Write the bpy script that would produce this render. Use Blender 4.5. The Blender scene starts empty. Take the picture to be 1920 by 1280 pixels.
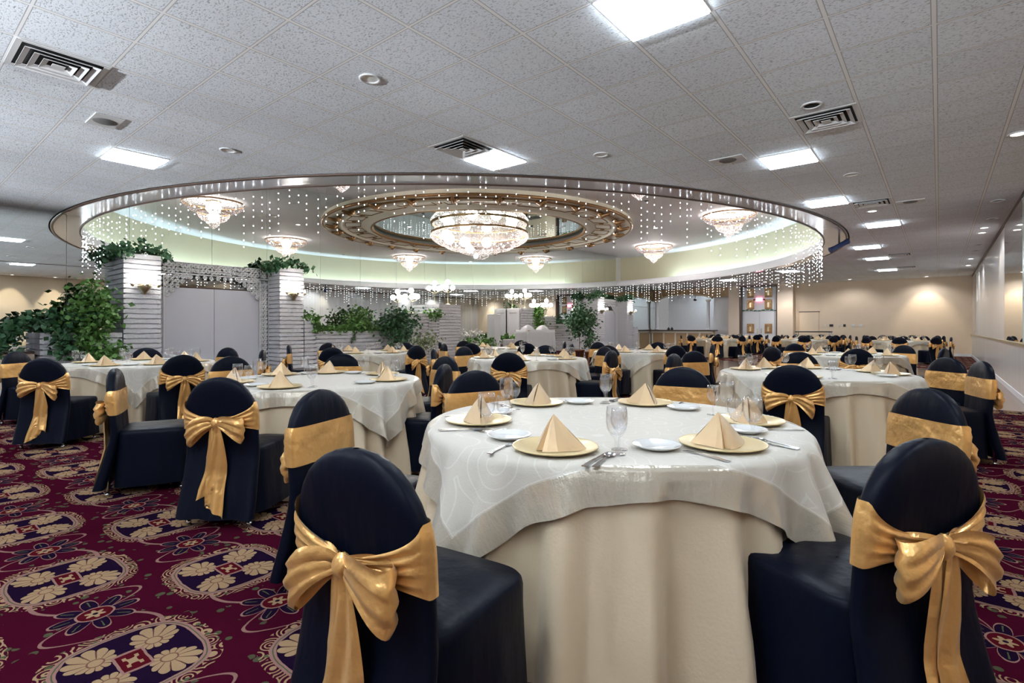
import bpy, math, random
from mathutils import Vector, Matrix
PI = math.pi
sin, cos = math.sin, math.cos
R_ = math.radians
C = bpy.context.scene.collection
YAW = R_(39.11)
CY, SY = cos(YAW), sin(YAW)
CEIL = 3.47          # flat ceiling
DOME = 4.95          # raised ceiling inside the circle
MX = -13.25          # plane of the mirror wall
DCX, DCY, DR = -13.25, 13.98, 11.56   # circle cut in the ceiling
LY = 14.4            # centre of medallion and chandeliers
FARY = 29.8
RX = 1.10            # right hand wall
def cam2w(r, d): return (r*CY - d*SY, r*SY + d*CY)

# ------------------------------------------------------------------ materials
class V:
    """small helper: builds Math nodes from arithmetic"""
    def __init__(s, nt, o): s.nt, s.o = nt, o
    def _m(s, op, *a, clamp=False):
        n = s.nt.nodes.new('ShaderNodeMath'); n.operation = op; n.use_clamp = clamp
        for i, x in enumerate(a):
            if isinstance(x, V): s.nt.links.new(x.o, n.inputs[i])
            else: n.inputs[i].default_value = x
        return V(s.nt, n.outputs[0])
    def __add__(s, b): return s._m('ADD', s, b)
    __radd__ = __add__
    def __sub__(s, b): return s._m('SUBTRACT', s, b)
    def __rsub__(s, b): return s._m('SUBTRACT', b, s)
    def __mul__(s, b): return s._m('MULTIPLY', s, b)
    __rmul__ = __mul__
    def __truediv__(s, b): return s._m('DIVIDE', s, b)
    def abs(s): return s._m('ABSOLUTE', s)
    def sin(s): return s._m('SINE', s)
    def cos(s): return s._m('COSINE', s)
    def floor(s): return s._m('FLOOR', s)
    def round(s): return s._m('ROUND', s)
    def sqrt(s): return s._m('SQRT', s)
    def pow(s, b): return s._m('POWER', s, b)
    def mod(s, b): return s._m('FLOORED_MODULO', s, b)
    def lt(s, b): return s._m('LESS_THAN', s, b)
    def gt(s, b): return s._m('GREATER_THAN', s, b)
    def max(s, b): return s._m('MAXIMUM', s, b)
    def min(s, b): return s._m('MINIMUM', s, b)
    def atan2(s, b): return s._m('ARCTAN2', s, b)
    def clamp(s): return s._m('ADD', s, 0.0, clamp=True)
    def soft(s, e, w):   # 1 below e, 0 above, soft width w
        return ((e - s)*(1.0/w) + 0.5).clamp()

def newmat(name):
    m = bpy.data.materials.new(name); m.use_nodes = True
    nt = m.node_tree; b = nt.nodes['Principled BSDF']
    return m, nt, b
def setb(b, **k):
    nm = dict(color='Base Color', rough='Roughness', metal='Metallic', spec='Specular IOR Level', sheen='Sheen Weight', sheenr='Sheen Roughness', coat='Coat Weight', aniso='Anisotropic', ior='IOR', trans='Transmission Weight', alpha='Alpha', es='Emission Strength', ec='Emission Color', sss='Subsurface Weight')
    for a, v in k.items():
        if a in ('color', 'ec'): v = (*v, 1)
        b.inputs[nm[a]].default_value = v
def mat(name, color, rough=.5, noise=0, nscale=30, bump=0, bscale=None, **k):
    m, nt, b = newmat(name); setb(b, color=color, rough=rough, **k)
    if noise or bump:
        tc = nt.nodes.new('ShaderNodeTexCoord')
        n = nt.nodes.new('ShaderNodeTexNoise'); n.inputs['Scale'].default_value = nscale; n.inputs['Detail'].default_value = 5
        nt.links.new(tc.outputs['Object'], n.inputs['Vector'])
        if noise:
            hs = nt.nodes.new('ShaderNodeMix'); hs.data_type = 'RGBA'
            hs.inputs[6].default_value = (*[c*(1-noise) for c in color], 1)
            hs.inputs[7].default_value = (*[min(1, c*(1+noise)) for c in color], 1)
            nt.links.new(n.outputs[0], hs.inputs[0]); nt.links.new(hs.outputs[2], b.inputs['Base Color'])
        if bump:
            n2 = n
            if bscale:
                n2 = nt.nodes.new('ShaderNodeTexNoise'); n2.inputs['Scale'].default_value = bscale; nt.links.new(tc.outputs['Object'], n2.inputs['Vector'])
            bp = nt.nodes.new('ShaderNodeBump'); bp.inputs['Strength'].default_value = bump; bp.inputs['Distance'].default_value = .01
            nt.links.new(n2.outputs[0], bp.inputs['Height']); nt.links.new(bp.outputs[0], b.inputs['Normal'])
    return m
def emit(name, color, strength, sample=True):
    m, nt, b = newmat(name); nt.nodes.remove(b)
    e = nt.nodes.new('ShaderNodeEmission'); e.inputs[0].default_value = (*color, 1); e.inputs[1].default_value = strength
    nt.links.new(e.outputs[0], nt.nodes['Material Output'].inputs[0])
    m.cycles.emission_sampling = 'AUTO' if sample else 'NONE'
    return m
def colmix(nt, fac, a, b):
    n = nt.nodes.new('ShaderNodeMix'); n.data_type = 'RGBA'
    if isinstance(fac, V): nt.links.new(fac.o, n.inputs[0])
    else: n.inputs[0].default_value = fac
    for i, x in ((6, a), (7, b)):
        if isinstance(x, tuple): n.inputs[i].default_value = (*x, 1)
        else: nt.links.new(x, n.inputs[i])
    return n.outputs[2]
def coords(nt, out='Object'):
    tc = nt.nodes.new('ShaderNodeTexCoord'); sp = nt.nodes.new('ShaderNodeSeparateXYZ')
    nt.links.new(tc.outputs[out], sp.inputs[0])
    return tc.outputs[out], V(nt, sp.outputs[0]), V(nt, sp.outputs[1]), V(nt, sp.outputs[2])
def noise(nt, vec, scale, detail=3, rough=.5):
    n = nt.nodes.new('ShaderNodeTexNoise'); n.inputs['Scale'].default_value = scale; n.inputs['Detail'].default_value = detail; n.inputs['Roughness'].default_value = rough
    nt.links.new(vec, n.inputs['Vector']); return V(nt, n.outputs[0])
def voro(nt, vec, scale, feature='F1', out='Distance'):
    n = nt.nodes.new('ShaderNodeTexVoronoi'); n.feature = feature; n.inputs['Scale'].default_value = scale
    nt.links.new(vec, n.inputs['Vector']); return V(nt, n.outputs[out])
def bump(nt, b, h, strength, dist=.01):
    bp = nt.nodes.new('ShaderNodeBump'); bp.inputs['Strength'].default_value = strength; bp.inputs['Distance'].default_value = dist
    nt.links.new(h.o, bp.inputs['Height']); nt.links.new(bp.outputs[0], b.inputs['Normal'])

def carpet_mat():
    m, nt, b = newmat('patterned_carpet'); setb(b, rough=1, spec=.0)
    vec, x, y, z = coords(nt)
    burg, navy, pink, beige, green, red = (.050, .0036, .0135), (.012, .0045, .018), (.27, .145, .12), (.33, .215, .12), (.075, .09, .045), (.075, .005, .010)
    wob = noise(nt, vec, 14)*.012 - .006
    ry = (y - .62)/.545; j = ry.round(); ly = (ry - j)*.545 + wob
    xs = x + 2.80 - j.mod(2.0)*.5; lx = xs - xs.round() + wob
    al = lx.abs(); ay = ly.abs()
    # scattered leaves over the ground
    leafn = voro(nt, vec, 17); leafm = noise(nt, vec, 5.5)
    q = (.5 - al)                                    # distance from cartouche centre along x
    qx, qy = q.abs(), ay
    f = ((qx/.225).pow(3.0) + (qy/.215).pow(3.0))
    col = burg
    lm = leafn.lt(.27)*leafm.gt(.50)
    col = colmix(nt, lm*.8, col, green)
    zone = (f - 1.55).abs().lt(.36)
    sc = (voro(nt, vec, 13)*34).sin()
    col = colmix(nt, zone*sc.gt(.35), col, beige)
    col = colmix(nt, zone*voro(nt, vec, 21).lt(.21), col, green)
    # curling stems
    st = (ly - (lx*2*PI*1.0).sin()*.17).abs().lt(.0085)
    st2 = (ly + (lx*2*PI*2.0).sin()*.20).abs().lt(.007)
    col = colmix(nt, st.max(st2)*f.gt(1.2)*.9, col, pink)
    # rosette
    r = (lx*lx + ly*ly).sqrt(); th = ly.atan2(lx)
    c4 = (th*4.0).cos().abs()
    rp = c4.pow(.9)*.100 + .058
    col = colmix(nt, r.lt(rp + .004), col, pink)
    col = colmix(nt, r.lt(rp - .006), col, navy)
    vein = ((th*8.0).cos() + .985).lt(.03)*r.gt(.07)
    col = colmix(nt, r.lt(rp - .006)*(th*4.0).sin().abs().lt(.09)*r.gt(.085)*r.lt(.14), col, green)
    rc = r + (th*2).cos()*.004
    col = colmix(nt, rc.lt(.066), col, pink)
    col = colmix(nt, rc.lt(.058), col, red)
    col = colmix(nt, r.lt((th*6.0).cos()*.009 + .03), col, beige)
    col = colmix(nt, r.lt(.010), col, navy)
    # cartouche
    col = colmix(nt, f.lt(1.22), col, pink)
    col = colmix(nt, f.lt(1.06), col, green)
    col = colmix(nt, f.lt(1.0), col, pink)
    col = colmix(nt, f.lt(.88), col, navy)
    ax, by = qx - .085, qy - .092
    fr = (ax*ax + by*by).sqrt(); ft = (by - .0).atan2(ax)
    pet = (ft*6.0).cos()
    fb = (pet.abs().pow(.45)*.022 + .05)*(((ft - .35).cos()).max(-.2)*.62 + 1.0)
    inner = fr.lt(fb)*f.lt(1.0)
    col = colmix(nt, inner, col, beige)
    col = colmix(nt, inner*(ft*6.0).cos().abs().lt(.22)*fr.gt(.030), col, (.10, .045, .04))
    col = colmix(nt, (fr - .026).abs().lt(.003), col, (.16, .07, .05))
    rect = (qx/.062).max(qy/.042)
    col = colmix(nt, rect.lt(1.22), col, pink)
    col = colmix(nt, rect.lt(1.0), col, red)
    col = colmix(nt, rect.lt(.62)*((qx*90).cos()*(qy*110).cos()).gt(-.1), col, beige)
    pile = noise(nt, vec, 260, 2)
    fin = nt.nodes.new('ShaderNodeMix'); fin.data_type = 'RGBA'; fin.blend_type = 'MULTIPLY'; fin.inputs[0].default_value = .55
    nt.links.new(col, fin.inputs[6])
    gr = colmix(nt, pile, (.55, .55, .55), (1.35, 1.35, 1.35)); nt.links.new(gr, fin.inputs[7])
    nt.links.new(fin.outputs[2], b.inputs['Base Color'])
    bump(nt, b, pile, .5, .006)
    return m

def ceiling_mat():
    m, nt, b = newmat('fissured_ceiling_tile'); setb(b, rough=.95, spec=.15)
    vec, x, y, z = coords(nt)
    T = .61
    gx = ((x + 2.47 + T/2).mod(T) - T/2).abs(); gy = ((y - 3.17 + T/2).mod(T) - T/2).abs()
    tee = gx.lt(.013).max(gy.lt(.009))
    edge = (gx - .0165).abs().lt(.0035).max((gy - .012).abs().lt(.003))
    cell = nt.nodes.new('ShaderNodeTexWhiteNoise'); cell.noise_dimensions = '2D'
    cb = nt.nodes.new('ShaderNodeCombineXYZ')
    nt.links.new(((x + 2.47)/T).floor().o, cb.inputs[0]); nt.links.new(((y - 3.17)/T).floor().o, cb.inputs[1])
    nt.links.new(cb.outputs[0], cell.inputs['Vector']); cv = V(nt, cell.outputs['Value'])
    mp = nt.nodes.new('ShaderNodeMapping'); mp.inputs['Scale'].default_value = (.55, 1, 1); nt.links.new(vec, mp.inputs[0])
    f1 = noise(nt, mp.outputs[0], 75, 4, .65); f2 = noise(nt, mp.outputs[0], 22, 3)
    fis = ((f1 - .53)*9).clamp()
    base = colmix(nt, cv, (.80, .84, .89), (.86, .90, .95))
    base = colmix(nt, fis*(f2*1.1 + .2), base, (.30, .30, .30))
    base = colmix(nt, edge, base, (.45, .45, .45))
    base = colmix(nt, tee, base, (.88, .88, .88))
    nt.links.new(base, b.inputs['Base Color'])
    h = fis*(-1.0)*(1 - tee) + tee*.6
    bump(nt, b, h, .5, .006)
    return m

def cloth_overlay_mat(s):
    m, nt, b = newmat('organza_overlay'); setb(b, rough=.5, sheen=.3, spec=.5)
    vec, u, v, w = coords(nt, 'UV')
    du = (u - .5)*2*s; dv = (v - .5)*2*s
    e = du.abs().max(dv.abs())
    band = e.gt(s - .13); seam = (e - (s - .13)).abs().lt(.005)
    # embroidered curls
    vn = nt.nodes.new('ShaderNodeTexVoronoi'); vn.inputs['Scale'].default_value = 8.5; nt.links.new(vec, vn.inputs['Vector'])
    dist = V(nt, vn.outputs['Distance'])
    wv = noise(nt, vec, 9)
    curl = ((dist*30 + wv*5).sin() - .93).gt(0)*dist.gt(.12)*(1 - band)
    col = colmix(nt, curl, (.63, .585, .505), (.70, .665, .59))
    col = colmix(nt, band, col, (.56, .50, .40))
    col = colmix(nt, seam, col, (.72, .68, .6))
    nt.links.new(col, b.inputs['Base Color'])
    nt.links.new((.50 - band*.28).o, b.inputs['Roughness']); nt.links.new((band*.25).o, b.inputs['Metallic'])
    mp = nt.nodes.new('ShaderNodeMapping'); mp.inputs['Scale'].default_value = (1, 1, 1); nt.links.new(vec, mp.inputs[0])
    sel = du.abs().gt(dv.abs()); al = dv*sel + du*(1 - sel); ac = du*sel + dv*(1 - sel)
    cb = nt.nodes.new('ShaderNodeCombineXYZ'); nt.links.new((al*.5).o, cb.inputs[0]); nt.links.new((ac*.12).o, cb.inputs[1])
    crk = noise(nt, cb.outputs[0], 16, 4, .55)*band*1.9
    cr = crk + noise(nt, vec, 22, 4, .6)*(band*.2 + .25) + curl*.12 + noise(nt, vec, 300, 2)*.08
    bump(nt, b, cr, .45, .02)
    return m

def skirt_mat():
    m, nt, b = newmat('ivory_satin'); setb(b, color=(.69, .56, .385), rough=.40, sheen=.2, spec=.5)
    vec, x, y, z = coords(nt)
    n1 = noise(nt, vec, 90, 3)*.25 + noise(nt, vec, 6, 2)
    bump(nt, b, n1, .25, .02)
    return m

def satin_mat():
    m, nt, b = newmat('gold_satin'); setb(b, color=(.84, .46, .145), rough=.27, metal=.5, spec=.8, sheen=.3)
    b.inputs['Sheen Tint'].default_value = (1, .85, .6, 1)
    vec, x, y, z = coords(nt)
    bump(nt, b, noise(nt, vec, 9, 3, .5) + noise(nt, vec, 28, 3)*.3, .5, .03)
    return m

def black_mat():
    m, nt, b = newmat('black_polyester'); setb(b, color=(.0028, .0048, .0130), rough=.42, spec=.12, sheen=.0, sheenr=.4)
    b.inputs['Sheen Tint'].default_value = (.45, .55, .9, 1)
    vec, x, y, z = coords(nt)
    mp = nt.nodes.new('ShaderNodeMapping'); mp.inputs['Scale'].default_value = (1, 1, .35); nt.links.new(vec, mp.inputs[0])
    bump(nt, b, noise(nt, mp.outputs[0], 9, 3), .3, .03)
    return m

def brick_mat():
    m, nt, b = newmat('painted_brick'); setb(b, color=(.72, .72, .76), rough=.75)
    vec, x, y, z = coords(nt)
    n = noise(nt, vec, 28, 5, .6)
    nt.links.new(colmix(nt, n, (.64, .64, .69), (.80, .80, .83)), b.inputs['Base Color'])
    bump(nt, b, n, .7, .02)
    return m

def parquet_mat():
    m, nt, b = newmat('parquet'); setb(b, rough=.22, coat=.3)
    vec, x, y, z = coords(nt)
    T = .3048
    ix = (x/T).floor(); iy = (y/T).floor(); alt = (ix + iy).mod(2.0)
    str_ = (x*alt + y*(1 - alt))/.05
    ln = (str_.mod(1.0) - .5).abs().gt(.47)
    gx = ((x.mod(T) - T/2).abs()).gt(T/2 - .003).max(((y.mod(T) - T/2).abs()).gt(T/2 - .003))
    n = noise(nt, vec, 9, 4)
    col = colmix(nt, n, (.13, .065, .045), (.26, .15, .11))
    col = colmix(nt, alt*.35, col, (.10, .05, .035))
    col = colmix(nt, ln.max(gx)*.6, col, (.04, .02, .015))
    nt.links.new(col, b.inputs['Base Color'])
    return m

def stripe_wall_mat():
    m, nt, b = newmat('white_striped_panel'); setb(b, rough=.28, coat=.2)
    vec, x, y, z = coords(nt)
    st = (y/.30).mod(1.0); s2 = noise(nt, vec, .9, 1)
    cb = nt.nodes.new('ShaderNodeMapping'); cb.inputs['Scale'].default_value = (1, 6, 0); nt.links.new(vec, cb.inputs[0])
    s3 = noise(nt, cb.outputs[0], 1.3, 2)
    col = colmix(nt, s3, (.52, .50, .47), (.78, .77, .76))
    nt.links.new(col, b.inputs['Base Color'])
    return m

def glass_mat():
    m, nt, b = newmat('clear_glass'); nt.nodes.remove(b)
    tr = nt.nodes.new('ShaderNodeBsdfTransparent'); tr.inputs[0].default_value = (.985, .985, .99, 1)
    gl = nt.nodes.new('ShaderNodeBsdfGlossy'); gl.inputs['Roughness'].default_value = .03
    lw = nt.nodes.new('ShaderNodeLayerWeight'); lw.inputs[0].default_value = .35
    mx = nt.nodes.new('ShaderNodeMixShader')
    f = V(nt, lw.outputs['Facing']); f = f.pow(2.2)*.85 + .07
    nt.links.new(f.o, mx.inputs[0]); nt.links.new(tr.outputs[0], mx.inputs[1]); nt.links.new(gl.outputs[0], mx.inputs[2])
    nt.links.new(mx.outputs[0], nt.nodes['Material Output'].inputs[0])
    return m

def crystal_mat():
    m, nt, b = newmat('crystal_beads'); nt.nodes.remove(b)
    vec, x, y, z = coords(nt)
    tl = nt.nodes.new('ShaderNodeBsdfTranslucent'); tl.inputs[0].default_value = (.11, .085, .08, 1)
    df = nt.nodes.new('ShaderNodeBsdfDiffuse'); df.inputs[0].default_value = (.46, .40, .40, 1)
    gl = nt.nodes.new('ShaderNodeBsdfGlossy'); gl.inputs['Roughness'].default_value = .15
    tp = nt.nodes.new('ShaderNodeBsdfTransparent')
    def mix(f, a, c):
        n = nt.nodes.new('ShaderNodeMixShader')
        if isinstance(f, V): nt.links.new(f.o, n.inputs[0])
        else: n.inputs[0].default_value = f
        nt.links.new(a.outputs[0], n.inputs[1]); nt.links.new(c.outputs[0], n.inputs[2]); return n
    vd = voro(nt, vec, 26)
    s = mix(.45, tl, df); s = mix(.25, s, gl); s = mix((vd - .36).gt(0)*.75 + .1, s, tp)
    bp = nt.nodes.new('ShaderNodeBump'); bp.inputs['Strength'].default_value = 1; bp.inputs['Distance'].default_value = .03
    nt.links.new(vd.o, bp.inputs['Height'])
    for n in (tl, df, gl): nt.links.new(bp.outputs[0], n.inputs['Normal'])
    nt.links.new(s.outputs[0], nt.nodes['Material Output'].inputs[0])
    return m

OV = .975
M = dict(
    carpet=carpet_mat(), ceil=ceiling_mat(), overlay=cloth_overlay_mat(OV), skirt=skirt_mat(), satin=satin_mat(), black=black_mat(),
    brick=brick_mat(), parquet=parquet_mat(), stripe=stripe_wall_mat(), glass=glass_mat(), crystal=crystal_mat(),
    beige=mat('beige_wallpaper', (.74, .60, .44), .7, noise=.05, nscale=3),
    peach=mat('peach_paint', (.76, .63, .50), .6, noise=.03, nscale=4),
    tan=mat('tan_panel', (.52, .35, .19), .5, noise=.08, nscale=6),
    cream=mat('cream_paint', (.82, .78, .66), .5, noise=.03, nscale=5),
    domewall=mat('cove_wall_paint', (.44, .41, .28), .8, noise=.02, nscale=2),
    domeceil=mat('dome_plaster', (.84, .86, .90), .8, noise=.03, nscale=3),
    ring=mat('pearl_laminate', (.72, .71, .74), .2, metal=.55, noise=.02, nscale=3),
    white=mat('white_paint', (.74, .75, .77), .45, noise=.02, nscale=8),
    doorwhite=mat('grey_white_door_paint', (.60, .61, .68), .5, noise=.02, nscale=4),
    gold=mat('antique_gold', (.30, .17, .075), .4, metal=.7, noise=.3, nscale=25, bump=.3),
    brass=mat('pale_brass', (.55, .48, .33), .3, metal=.8, noise=.05),
    darktrim=mat('dark_bronze_trim', (.10, .065, .05), .4, metal=.4, noise=.1),
    chrome=mat('chrome', (.75, .75, .77), .18, metal=1, noise=.02),
    silver=mat('stainless_steel', (.62, .63, .66), .16, metal=1, noise=.02),
    charger=mat('gold_charger', (.78, .62, .33), .32, metal=.25, noise=.03, coat=.3),
    china=mat('white_china', (.82, .82, .80), .12, noise=.01, coat=.5),
    napkin=mat('champagne_satin_napkin', (.76, .54, .31), .33, noise=.05, nscale=14, bump=.45, bscale=14, sheen=.3, metal=.2),
    mirror=mat('mirror_glass', (.83, .87, .85), .0, metal=1, noise=.004, nscale=.5),
    dmirror=mat('ceiling_mirror_glass', (.66, .80, .77), .02, metal=1, noise=.01, nscale=2),
    leaf=mat('green_leaf', (.11, .25, .055), .45, noise=.55, nscale=7),
    leafd=mat('dark_green_leaf', (.05, .14, .06), .45, noise=.5, nscale=7),
    leafv=mat('variegated_leaf', (.30, .36, .20), .5, noise=.5, nscale=9),
    stem=mat('brown_stem', (.16, .10, .06), .8, noise=.3),
    terracotta=mat('brown_pot', (.25, .11, .06), .7, noise=.2),
    linen=mat('white_linen', (.70, .71, .73), .6, noise=.05, nscale=10, bump=.3),
    dark=mat('dark_void', (.012, .011, .011), .9, noise=.1),
    blackm=mat('black_metal', (.02, .02, .022), .45, noise=.1),
    blue=mat('blue_black_housing', (.02, .035, .10), .35, metal=.3, noise=.3, nscale=30),
    vent=mat('white_vent_metal', (.66, .66, .66), .4, noise=.02),
    grille=mat('dark_speaker_grille', (.16, .155, .15), .7, noise=.3, nscale=200),
    plastic=mat('white_plastic', (.7, .7, .68), .4, noise=.02),
    petal=mat('white_petal', (.8, .8, .78), .6, noise=.05),
    panel=emit('lit_led_panel', (.80, .91, 1.0), 14.0),
    lens=emit('lit_downlight_lens', (1, .95, .88), 5.0, False),
    coldlens=mat('frosted_lens', (.82, .82, .80), .4, noise=.02),
    bulb=emit('string_light_bulb', (.86, .93, 1.0), 7.0, False),
    cove=emit('cove_tube', (.66, .86, 1.0), 27),
    globe=emit('lit_globe', (1, .96, .88), 9.0),
    candle=emit('lit_candle_bulb', (1, .93, .82), 14.0, False),
    exit=emit('exit_red', (1.0, .22, .30), 1.6, False),
    exitw=emit('exit_letters', (1, .75, .75), 2.5, False),
    wire=mat('thin_wire', (.22, .22, .24), .5, noise=.02),
)

# ------------------------------------------------------------------ mesh building
class MB:
    def __init__(s): s.v, s.f, s.sm, s.uv, s.mi, s.cm = [], [], [], {}, [], 0
    def add(s, vs, fs, smooth=False):
        o = len(s.v); s.v += [tuple(p) for p in vs]
        for f in fs: s.f.append([i + o for i in f]); s.sm.append(smooth); s.mi.append(s.cm)
        return o
    def box(s, x0, x1, y0, y1, z0, z1):
        s.add([(x0,y0,z0),(x1,y0,z0),(x1,y1,z0),(x0,y1,z0),(x0,y0,z1),(x1,y0,z1),(x1,y1,z1),(x0,y1,z1)],
              [(0,3,2,1),(4,5,6,7),(0,1,5,4),(1,2,6,5),(2,3,7,6),(3,0,4,7)]); return s
    def bbox(s, x0, x1, y0, y1, z0, z1, b=.01):
        """box with chamfered edges"""
        vs = []; 
        for z, k in ((z0, b), (z0+b, 0), (z1-b, 0), (z1, b)):
            X0, X1, Y0, Y1 = x0+k, x1-k, y0+k, y1-k; c = b*.6
            vs += [(X0+c,Y0,z),(X1-c,Y0,z),(X1,Y0+c,z),(X1,Y1-c,z),(X1-c,Y1,z),(X0+c,Y1,z),(X0,Y1-c,z),(X0,Y0+c,z)]
        fs = [tuple(range(7, -1, -1)), tuple(range(24, 32))]
        for r in range(3):
            for i in range(8): fs.append((r*8+i, r*8+(i+1) % 8, r*8+8+(i+1) % 8, r*8+8+i))
        s.add(vs, fs); return s
    def grid(s, nu, nv, fn, closeu=False, smooth=True, uv=None):
        vs = [fn(i/nu, j/nv) for j in range(nv+1) for i in range(nu + (0 if closeu else 1))]
        w = nu if closeu else nu+1; fs = []
        for j in range(nv):
            for i in range(nu):
                i2 = (i+1) % w; fs.append((j*w+i, j*w+i2, (j+1)*w+i2, (j+1)*w+i))
        o = s.add(vs, fs, smooth)
        if uv:
            for j in range(nv+1):
                for i in range(w): s.uv[o + j*w + i] = uv(i/nu, j/nv)
        return o
    def lathe(s, prof, n=24, c=(0,0,0), a0=0, a1=2*PI, smooth=True, wob=None):
        full = abs(a1-a0-2*PI) < 1e-6; w = n if full else n+1; vs = []
        for r, z in prof:
            for i in range(w):
                a = a0 + (a1-a0)*i/n; rr = r*(1 + (wob(a, r, z) if wob else 0))
                vs.append((c[0]+rr*cos(a), c[1]+rr*sin(a), c[2]+z))
        fs = []
        for j in range(len(prof)-1):
            for i in range(n):
                i2 = (i+1) % w; fs.append((j*w+i, j*w+i2, (j+1)*w+i2, (j+1)*w+i))
        s.add(vs, fs, smooth); return s
    def cyl(s, c, r, z0, z1, n=16, r2=None, smooth=True):
        r2 = r if r2 is None else r2
        s.lathe([(0.0001,z0),(r,z0),(r2,z1),(0.0001,z1)], n, (c[0],c[1],0), smooth=False); return s
    def ball(s, c, r, n=12, m=8, sc=(1,1,1)):
        s.grid(n, m, lambda u, v: (c[0]+r*sc[0]*sin(PI*(.001+.998*v))*cos(2*PI*u), c[1]+r*sc[1]*sin(PI*(.001+.998*v))*sin(2*PI*u), c[2]-r*sc[2]*cos(PI*(.001+.998*v))), True); return s
    def octa(s, c, r):
        x, y, z = c
        s.add([(x,y,z-r*1.2),(x+r,y,z),(x,y+r,z),(x-r,y,z),(x,y-r,z),(x,y,z+r*1.2)], [(0,2,1),(0,3,2),(0,4,3),(0,1,4),(5,1,2),(5,2,3),(5,3,4),(5,4,1)]); return s
    def tube(s, pts, r, n=6, rr=None, smooth=True):
        P = [Vector(p) for p in pts]; vs = []; 
        for k, p in enumerate(P):
            t = (P[min(k+1, len(P)-1)] - P[max(k-1, 0)]).normalized()
            a = t.cross(Vector((0,0,1)) if abs(t.z) < .9 else Vector((1,0,0))).normalized(); b = t.cross(a)
            q = rr[k] if rr else r
            for i in range(n): vs.append(p + (a*cos(2*PI*i/n) + b*sin(2*PI*i/n))*q)
        fs = [(k*n+i, k*n+(i+1) % n, (k+1)*n+(i+1) % n, (k+1)*n+i) for k in range(len(P)-1) for i in range(n)]
        fs += [tuple(range(n-1, -1, -1)), tuple(range((len(P)-1)*n, len(P)*n))]
        s.add(vs, fs, smooth); return s
    def mesh(s, name, mats):
        me = bpy.data.meshes.new(name); me.from_pydata(s.v, [], s.f)
        me.polygons.foreach_set('use_smooth', s.sm)
        mats = mats if isinstance(mats, (list, tuple)) else [mats]
        for m in mats: me.materials.append(m)
        if len(mats) > 1: me.polygons.foreach_set('material_index', s.mi)
        if s.uv:
            l = me.uv_layers.new(name='UVMap')
            for lp in me.loops:
                l.data[lp.index].uv = s.uv.get(lp.vertex_index, (0, 0))
        me.validate(); me.update(); return me
    def build(s, name, mats, parent=None):
        o = bpy.data.objects.new(name, s.mesh(name, mats)); C.objects.link(o)
        if parent is not None: o.parent = parent
        return o
def solid(o, t, off=-1):
    m = o.modifiers.new('thickness', 'SOLIDIFY'); m.thickness = t; m.offset = off; return o
def tag(o, label=None, cat=None, group=None, kind=None):
    if label: o['label'] = label
    if cat: o['category'] = cat
    if group: o['group'] = group
    if kind: o['kind'] = kind
    return o
def empty(name, loc=(0,0,0), rz=0):
    o = bpy.data.objects.new(name, None); C.objects.link(o); o.location = loc; o.rotation_euler = (0,0,rz); o.empty_display_size = .1; return o
def kids(): 
    d = {}
    for o in bpy.data.objects:
        if o.parent: d.setdefault(o.parent.name, []).append(o)
    return d
KIDS = {}
def copy_tree(o, parent=None):
    """copies a thing with its parts and their sub-parts"""
    if o.name not in KIDS: KIDS[o.name] = [x for x in bpy.data.objects if x.parent == o]
    c = o.copy(); C.objects.link(c); c.parent = parent
    src = KIDS[o.name]
    KIDS.setdefault(c.name, [])
    for ch in src: KIDS[c.name].append(copy_tree(ch, c))
    return c
def struct(o, label=None): return tag(o, label, None, None, 'structure')
rnd = random.Random(7); UPW = 3600

# ------------------------------------------------------------------ room shell
X1 = 4.35; Y0 = -6.0; JOG = 11.5; BARY = 32.2
struct(MB().box(MX-.1, X1, Y0, 10.62, -.1, 0).box(MX-.1, RX+.1, 20.2, BARY, -.1, 0).build('floor', M['carpet']), 'burgundy carpet with navy and beige floral medallions')
struct(MB().box(MX-.1, X1, 10.62, 20.2, -.1, .004).build('dance_floor', M['parquet']), 'brown parquet dance floor between the two carpeted areas')
# flat ceiling with a half round hole
arc = [(DCX + DR*cos(a), DCY + DR*sin(a)) for a in [PI/2 - PI*i/96 for i in range(97)]]
out = [(MX-.1, Y0), (X1, Y0), (X1, JOG), (RX+.02, JOG), (RX+.02, FARY+.1), (MX-.1, FARY+.1), (MX-.1, DCY+DR)] + arc + [(MX-.1, DCY-DR)]
b = MB(); b.add([(x, y, CEIL) for x, y in out], [list(range(len(out)))[::-1]])
struct(b.build('ceiling', M['ceil']), 'flat ceiling of grey fissured tiles in a white grid')
A0, A1 = -PI/2, PI/2
RI = 11.06
b = MB(); b.lathe([(DR-.012, -.012), (RI, -.012)], 96, (DCX, DCY, CEIL), A0, A1)            # pearl soffit ring
struct(b.build('trim_1', M['ring']), 'glossy pearl ring around the round ceiling recess')
b = MB(); b.lathe([(DR-.03, -.02), (DR+.02, -.02), (DR+.02, .01)], 96, (DCX, DCY, CEIL), A0, A1); b.lathe([(RI-.012, -.03), (RI+.02, -.03), (RI+.02, .0)], 96, (DCX, DCY, CEIL), A0, A1)
struct(b.build('trim_2', M['darktrim']), 'thin dark bronze edging of the round ceiling recess')
b = MB(); b.lathe([(RI-.012, -.03), (RI-.012, .24), (RI+.012, .24), (RI+.012, .0), (DR+.05, .0)], 96, (DCX, DCY, CEIL), A0, A1)
struct(b.build('trim_3', M['white']), 'white upstand hiding the cove tubes')
b = MB(); b.lathe([(DR, 0), (DR, DOME-CEIL)], 96, (DCX, DCY, CEIL), A0, A1)
struct(b.build('wall_dome', M['domewall']), 'pale green curved wall of the round ceiling recess')
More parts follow.
